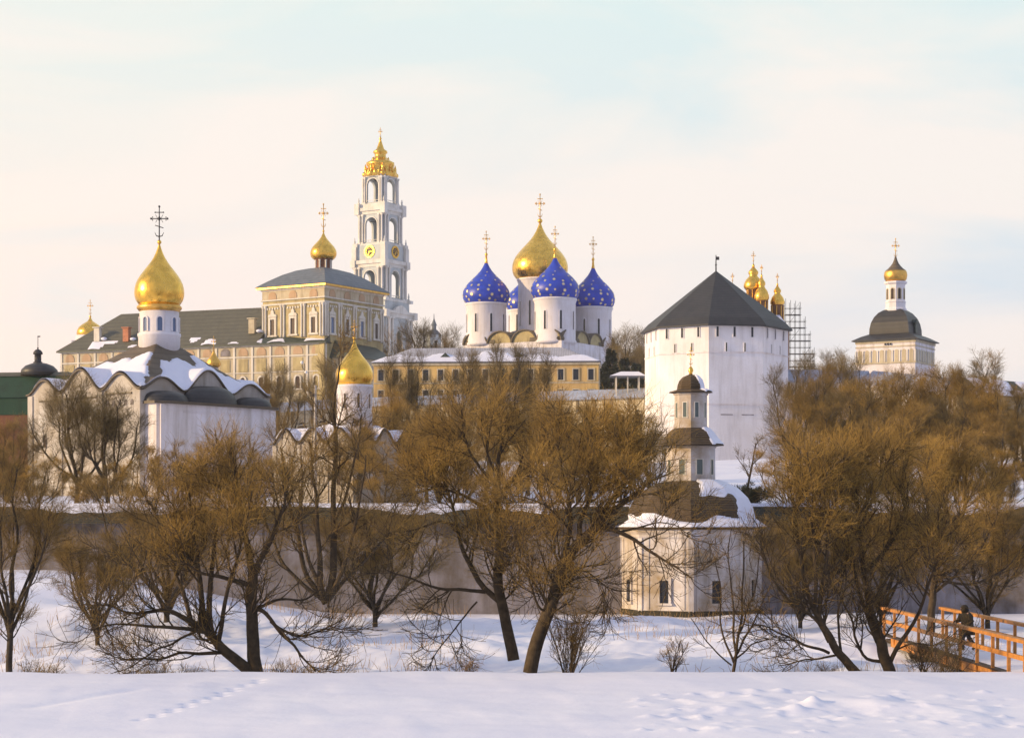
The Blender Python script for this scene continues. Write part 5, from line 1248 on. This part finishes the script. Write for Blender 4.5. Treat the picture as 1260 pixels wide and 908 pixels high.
# ------------------------------------------------------------ camera, light, sky
cam = bpy.data.cameras.new('camera'); co_ = bpy.data.objects.new('camera', cam); COL.objects.link(co_); SC.camera = co_
co_.location = (0, 0, CZ); co_.rotation_euler = (PI/2, 0, 0); cam.sensor_width = 36; cam.lens = 36*F/1260; cam.clip_end = 20000; cam.clip_start = .5
cam.shift_y = (HY-454)/1260
PHI, EL = 76, 15
sd = bpy.data.lights.new('sun', 'SUN'); so = bpy.data.objects.new('sun', sd); COL.objects.link(so)
S = Vector((-math.sin(math.radians(PHI))*math.cos(math.radians(EL)), -math.cos(math.radians(PHI))*math.cos(math.radians(EL)), math.sin(math.radians(EL))))
so.rotation_euler = (-S).to_track_quat('-Z', 'Y').to_euler(); sd.energy = 4.7; sd.angle = math.radians(1.0); sd.color = (1, .71, .37)
w = bpy.data.worlds.new('World'); SC.world = w; w.use_nodes = True; nt = w.node_tree; nt.nodes.clear()
out = nt.nodes.new('ShaderNodeOutputWorld'); sky = nt.nodes.new('ShaderNodeTexSky'); sky.sky_type = 'NISHITA'; sky.sun_disc = False
sky.sun_elevation = math.radians(EL); sky.sun_rotation = math.atan2(S.x, S.y); sky.air_density = 1.2; sky.dust_density = 2
bg = nt.nodes.new('ShaderNodeBackground'); bg.inputs[1].default_value = .10; nt.links.new(sky.outputs[0], bg.inputs[0])
tc = nt.nodes.new('ShaderNodeTexCoord'); sp = nt.nodes.new('ShaderNodeSeparateXYZ'); nt.links.new(tc.outputs['Generated'], sp.inputs[0])
def math_(op, a, c=None, cl=False):
    m_ = nt.nodes.new('ShaderNodeMath'); m_.operation = op; m_.use_clamp = cl
    for i, v in ((0, a), (1, c)):
        if v is None: continue
        if isinstance(v, (int, float)): m_.inputs[i].default_value = v
        else: nt.links.new(v, m_.inputs[i])
    return m_.outputs[0]
dt = nt.nodes.new('ShaderNodeVectorMath'); dt.operation = 'DOT_PRODUCT'; nt.links.new(tc.outputs['Generated'], dt.inputs[0]); dt.inputs[1].default_value = (S.x, S.y, 0)
mp = nt.nodes.new('ShaderNodeMapping'); mp.inputs['Scale'].default_value = (1, 1, 3.6); mp.inputs['Rotation'].default_value = (0, .12, 0); nt.links.new(tc.outputs['Generated'], mp.inputs[0])
cn = nt.nodes.new('ShaderNodeTexNoise'); cn.inputs['Scale'].default_value = 4.2; cn.inputs['Detail'].default_value = 7; cn.inputs['Roughness'].default_value = .5; cn.inputs['Distortion'].default_value = .5; nt.links.new(mp.outputs[0], cn.inputs[0])
# veil of high cloud, warm towards the sun and near the horizon, cool away from it
warm = (1.12, .88, .76); cool = (.68, .74, .82); teal = (.66, .84, .83)
cn5 = math_('SUBTRACT', cn.outputs[0], .5)
side = ramp(nt, math_('ADD', math_('ADD', math_('MULTIPLY', dt.outputs['Value'], 1.7), .88), math_('MULTIPLY', cn5, .7)), [(.1, (0,0,0)), (.92, (1,1,1))])
veil = mixc(nt, side, cool, warm)
hi = ramp(nt, math_('ADD', sp.outputs[2], math_('MULTIPLY', cn5, .22)), [(.09, (0,0,0)), (.25, (1,1,1))])
veil = mixc(nt, math_('MULTIPLY', hi, .75), veil, teal)
cl = ramp(nt, cn.outputs[0], [(.44, (0,0,0)), (.62, (1,1,1))])
veil = mixc(nt, math_('MULTIPLY', cl, .7), veil, (1.0, .87, .80))
cl2 = ramp(nt, cn.outputs[0], [(.34, (1,1,1)), (.47, (0,0,0))])
veil = mixc(nt, math_('MULTIPLY', cl2, .4), veil, (.70, .83, .84))
# lavender added to the unseen sky, behind the viewer and overhead, to tint shade
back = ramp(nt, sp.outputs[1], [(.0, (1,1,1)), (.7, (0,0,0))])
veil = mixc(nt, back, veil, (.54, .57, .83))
over = ramp(nt, sp.outputs[2], [(.35, (0,0,0)), (.8, (1,1,1))])
veil = mixc(nt, math_('MULTIPLY', over, .8), veil, (.60, .66, .86))
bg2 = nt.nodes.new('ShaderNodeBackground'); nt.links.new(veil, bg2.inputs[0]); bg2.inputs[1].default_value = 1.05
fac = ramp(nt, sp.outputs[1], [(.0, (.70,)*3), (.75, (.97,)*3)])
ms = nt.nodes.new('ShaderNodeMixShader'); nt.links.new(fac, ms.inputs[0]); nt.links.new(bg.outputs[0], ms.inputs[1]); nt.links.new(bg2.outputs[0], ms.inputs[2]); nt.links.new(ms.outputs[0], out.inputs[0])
HZ = MB(); HZ.box(-1210, 1210, -310, 1410, -4, 100); hz = HZ.build('haze', 'snow'); hz['kind'] = 'stuff'
hm = bpy.data.materials.new('thin_winter_air'); hm.use_nodes = True; hn = hm.node_tree; hn.nodes.clear(); ho = hn.nodes.new('ShaderNodeOutputMaterial'); hv = hn.nodes.new('ShaderNodeVolumePrincipled')
hv.inputs['Color'].default_value = (.95, .92, .90, 1); hv.inputs['Density'].default_value = .00013; hv.inputs['Anisotropy'].default_value = .3; hn.links.new(hv.outputs[0], ho.inputs['Volume']); hz.data.materials[0] = hm
SC.view_settings.view_transform = 'Standard'; SC.view_settings.look = 'None'; SC.view_settings.exposure = .07; SC.view_settings.gamma = 1
SC.cycles.max_bounces = 6; SC.cycles.diffuse_bounces = 3; SC.cycles.use_denoising = True
print('TWIGS', STAT[0], 'POLYS', sum(len(o.data.polygons) for o in bpy.data.objects if o.type == 'MESH'), 'OBJ', len(bpy.data.objects))
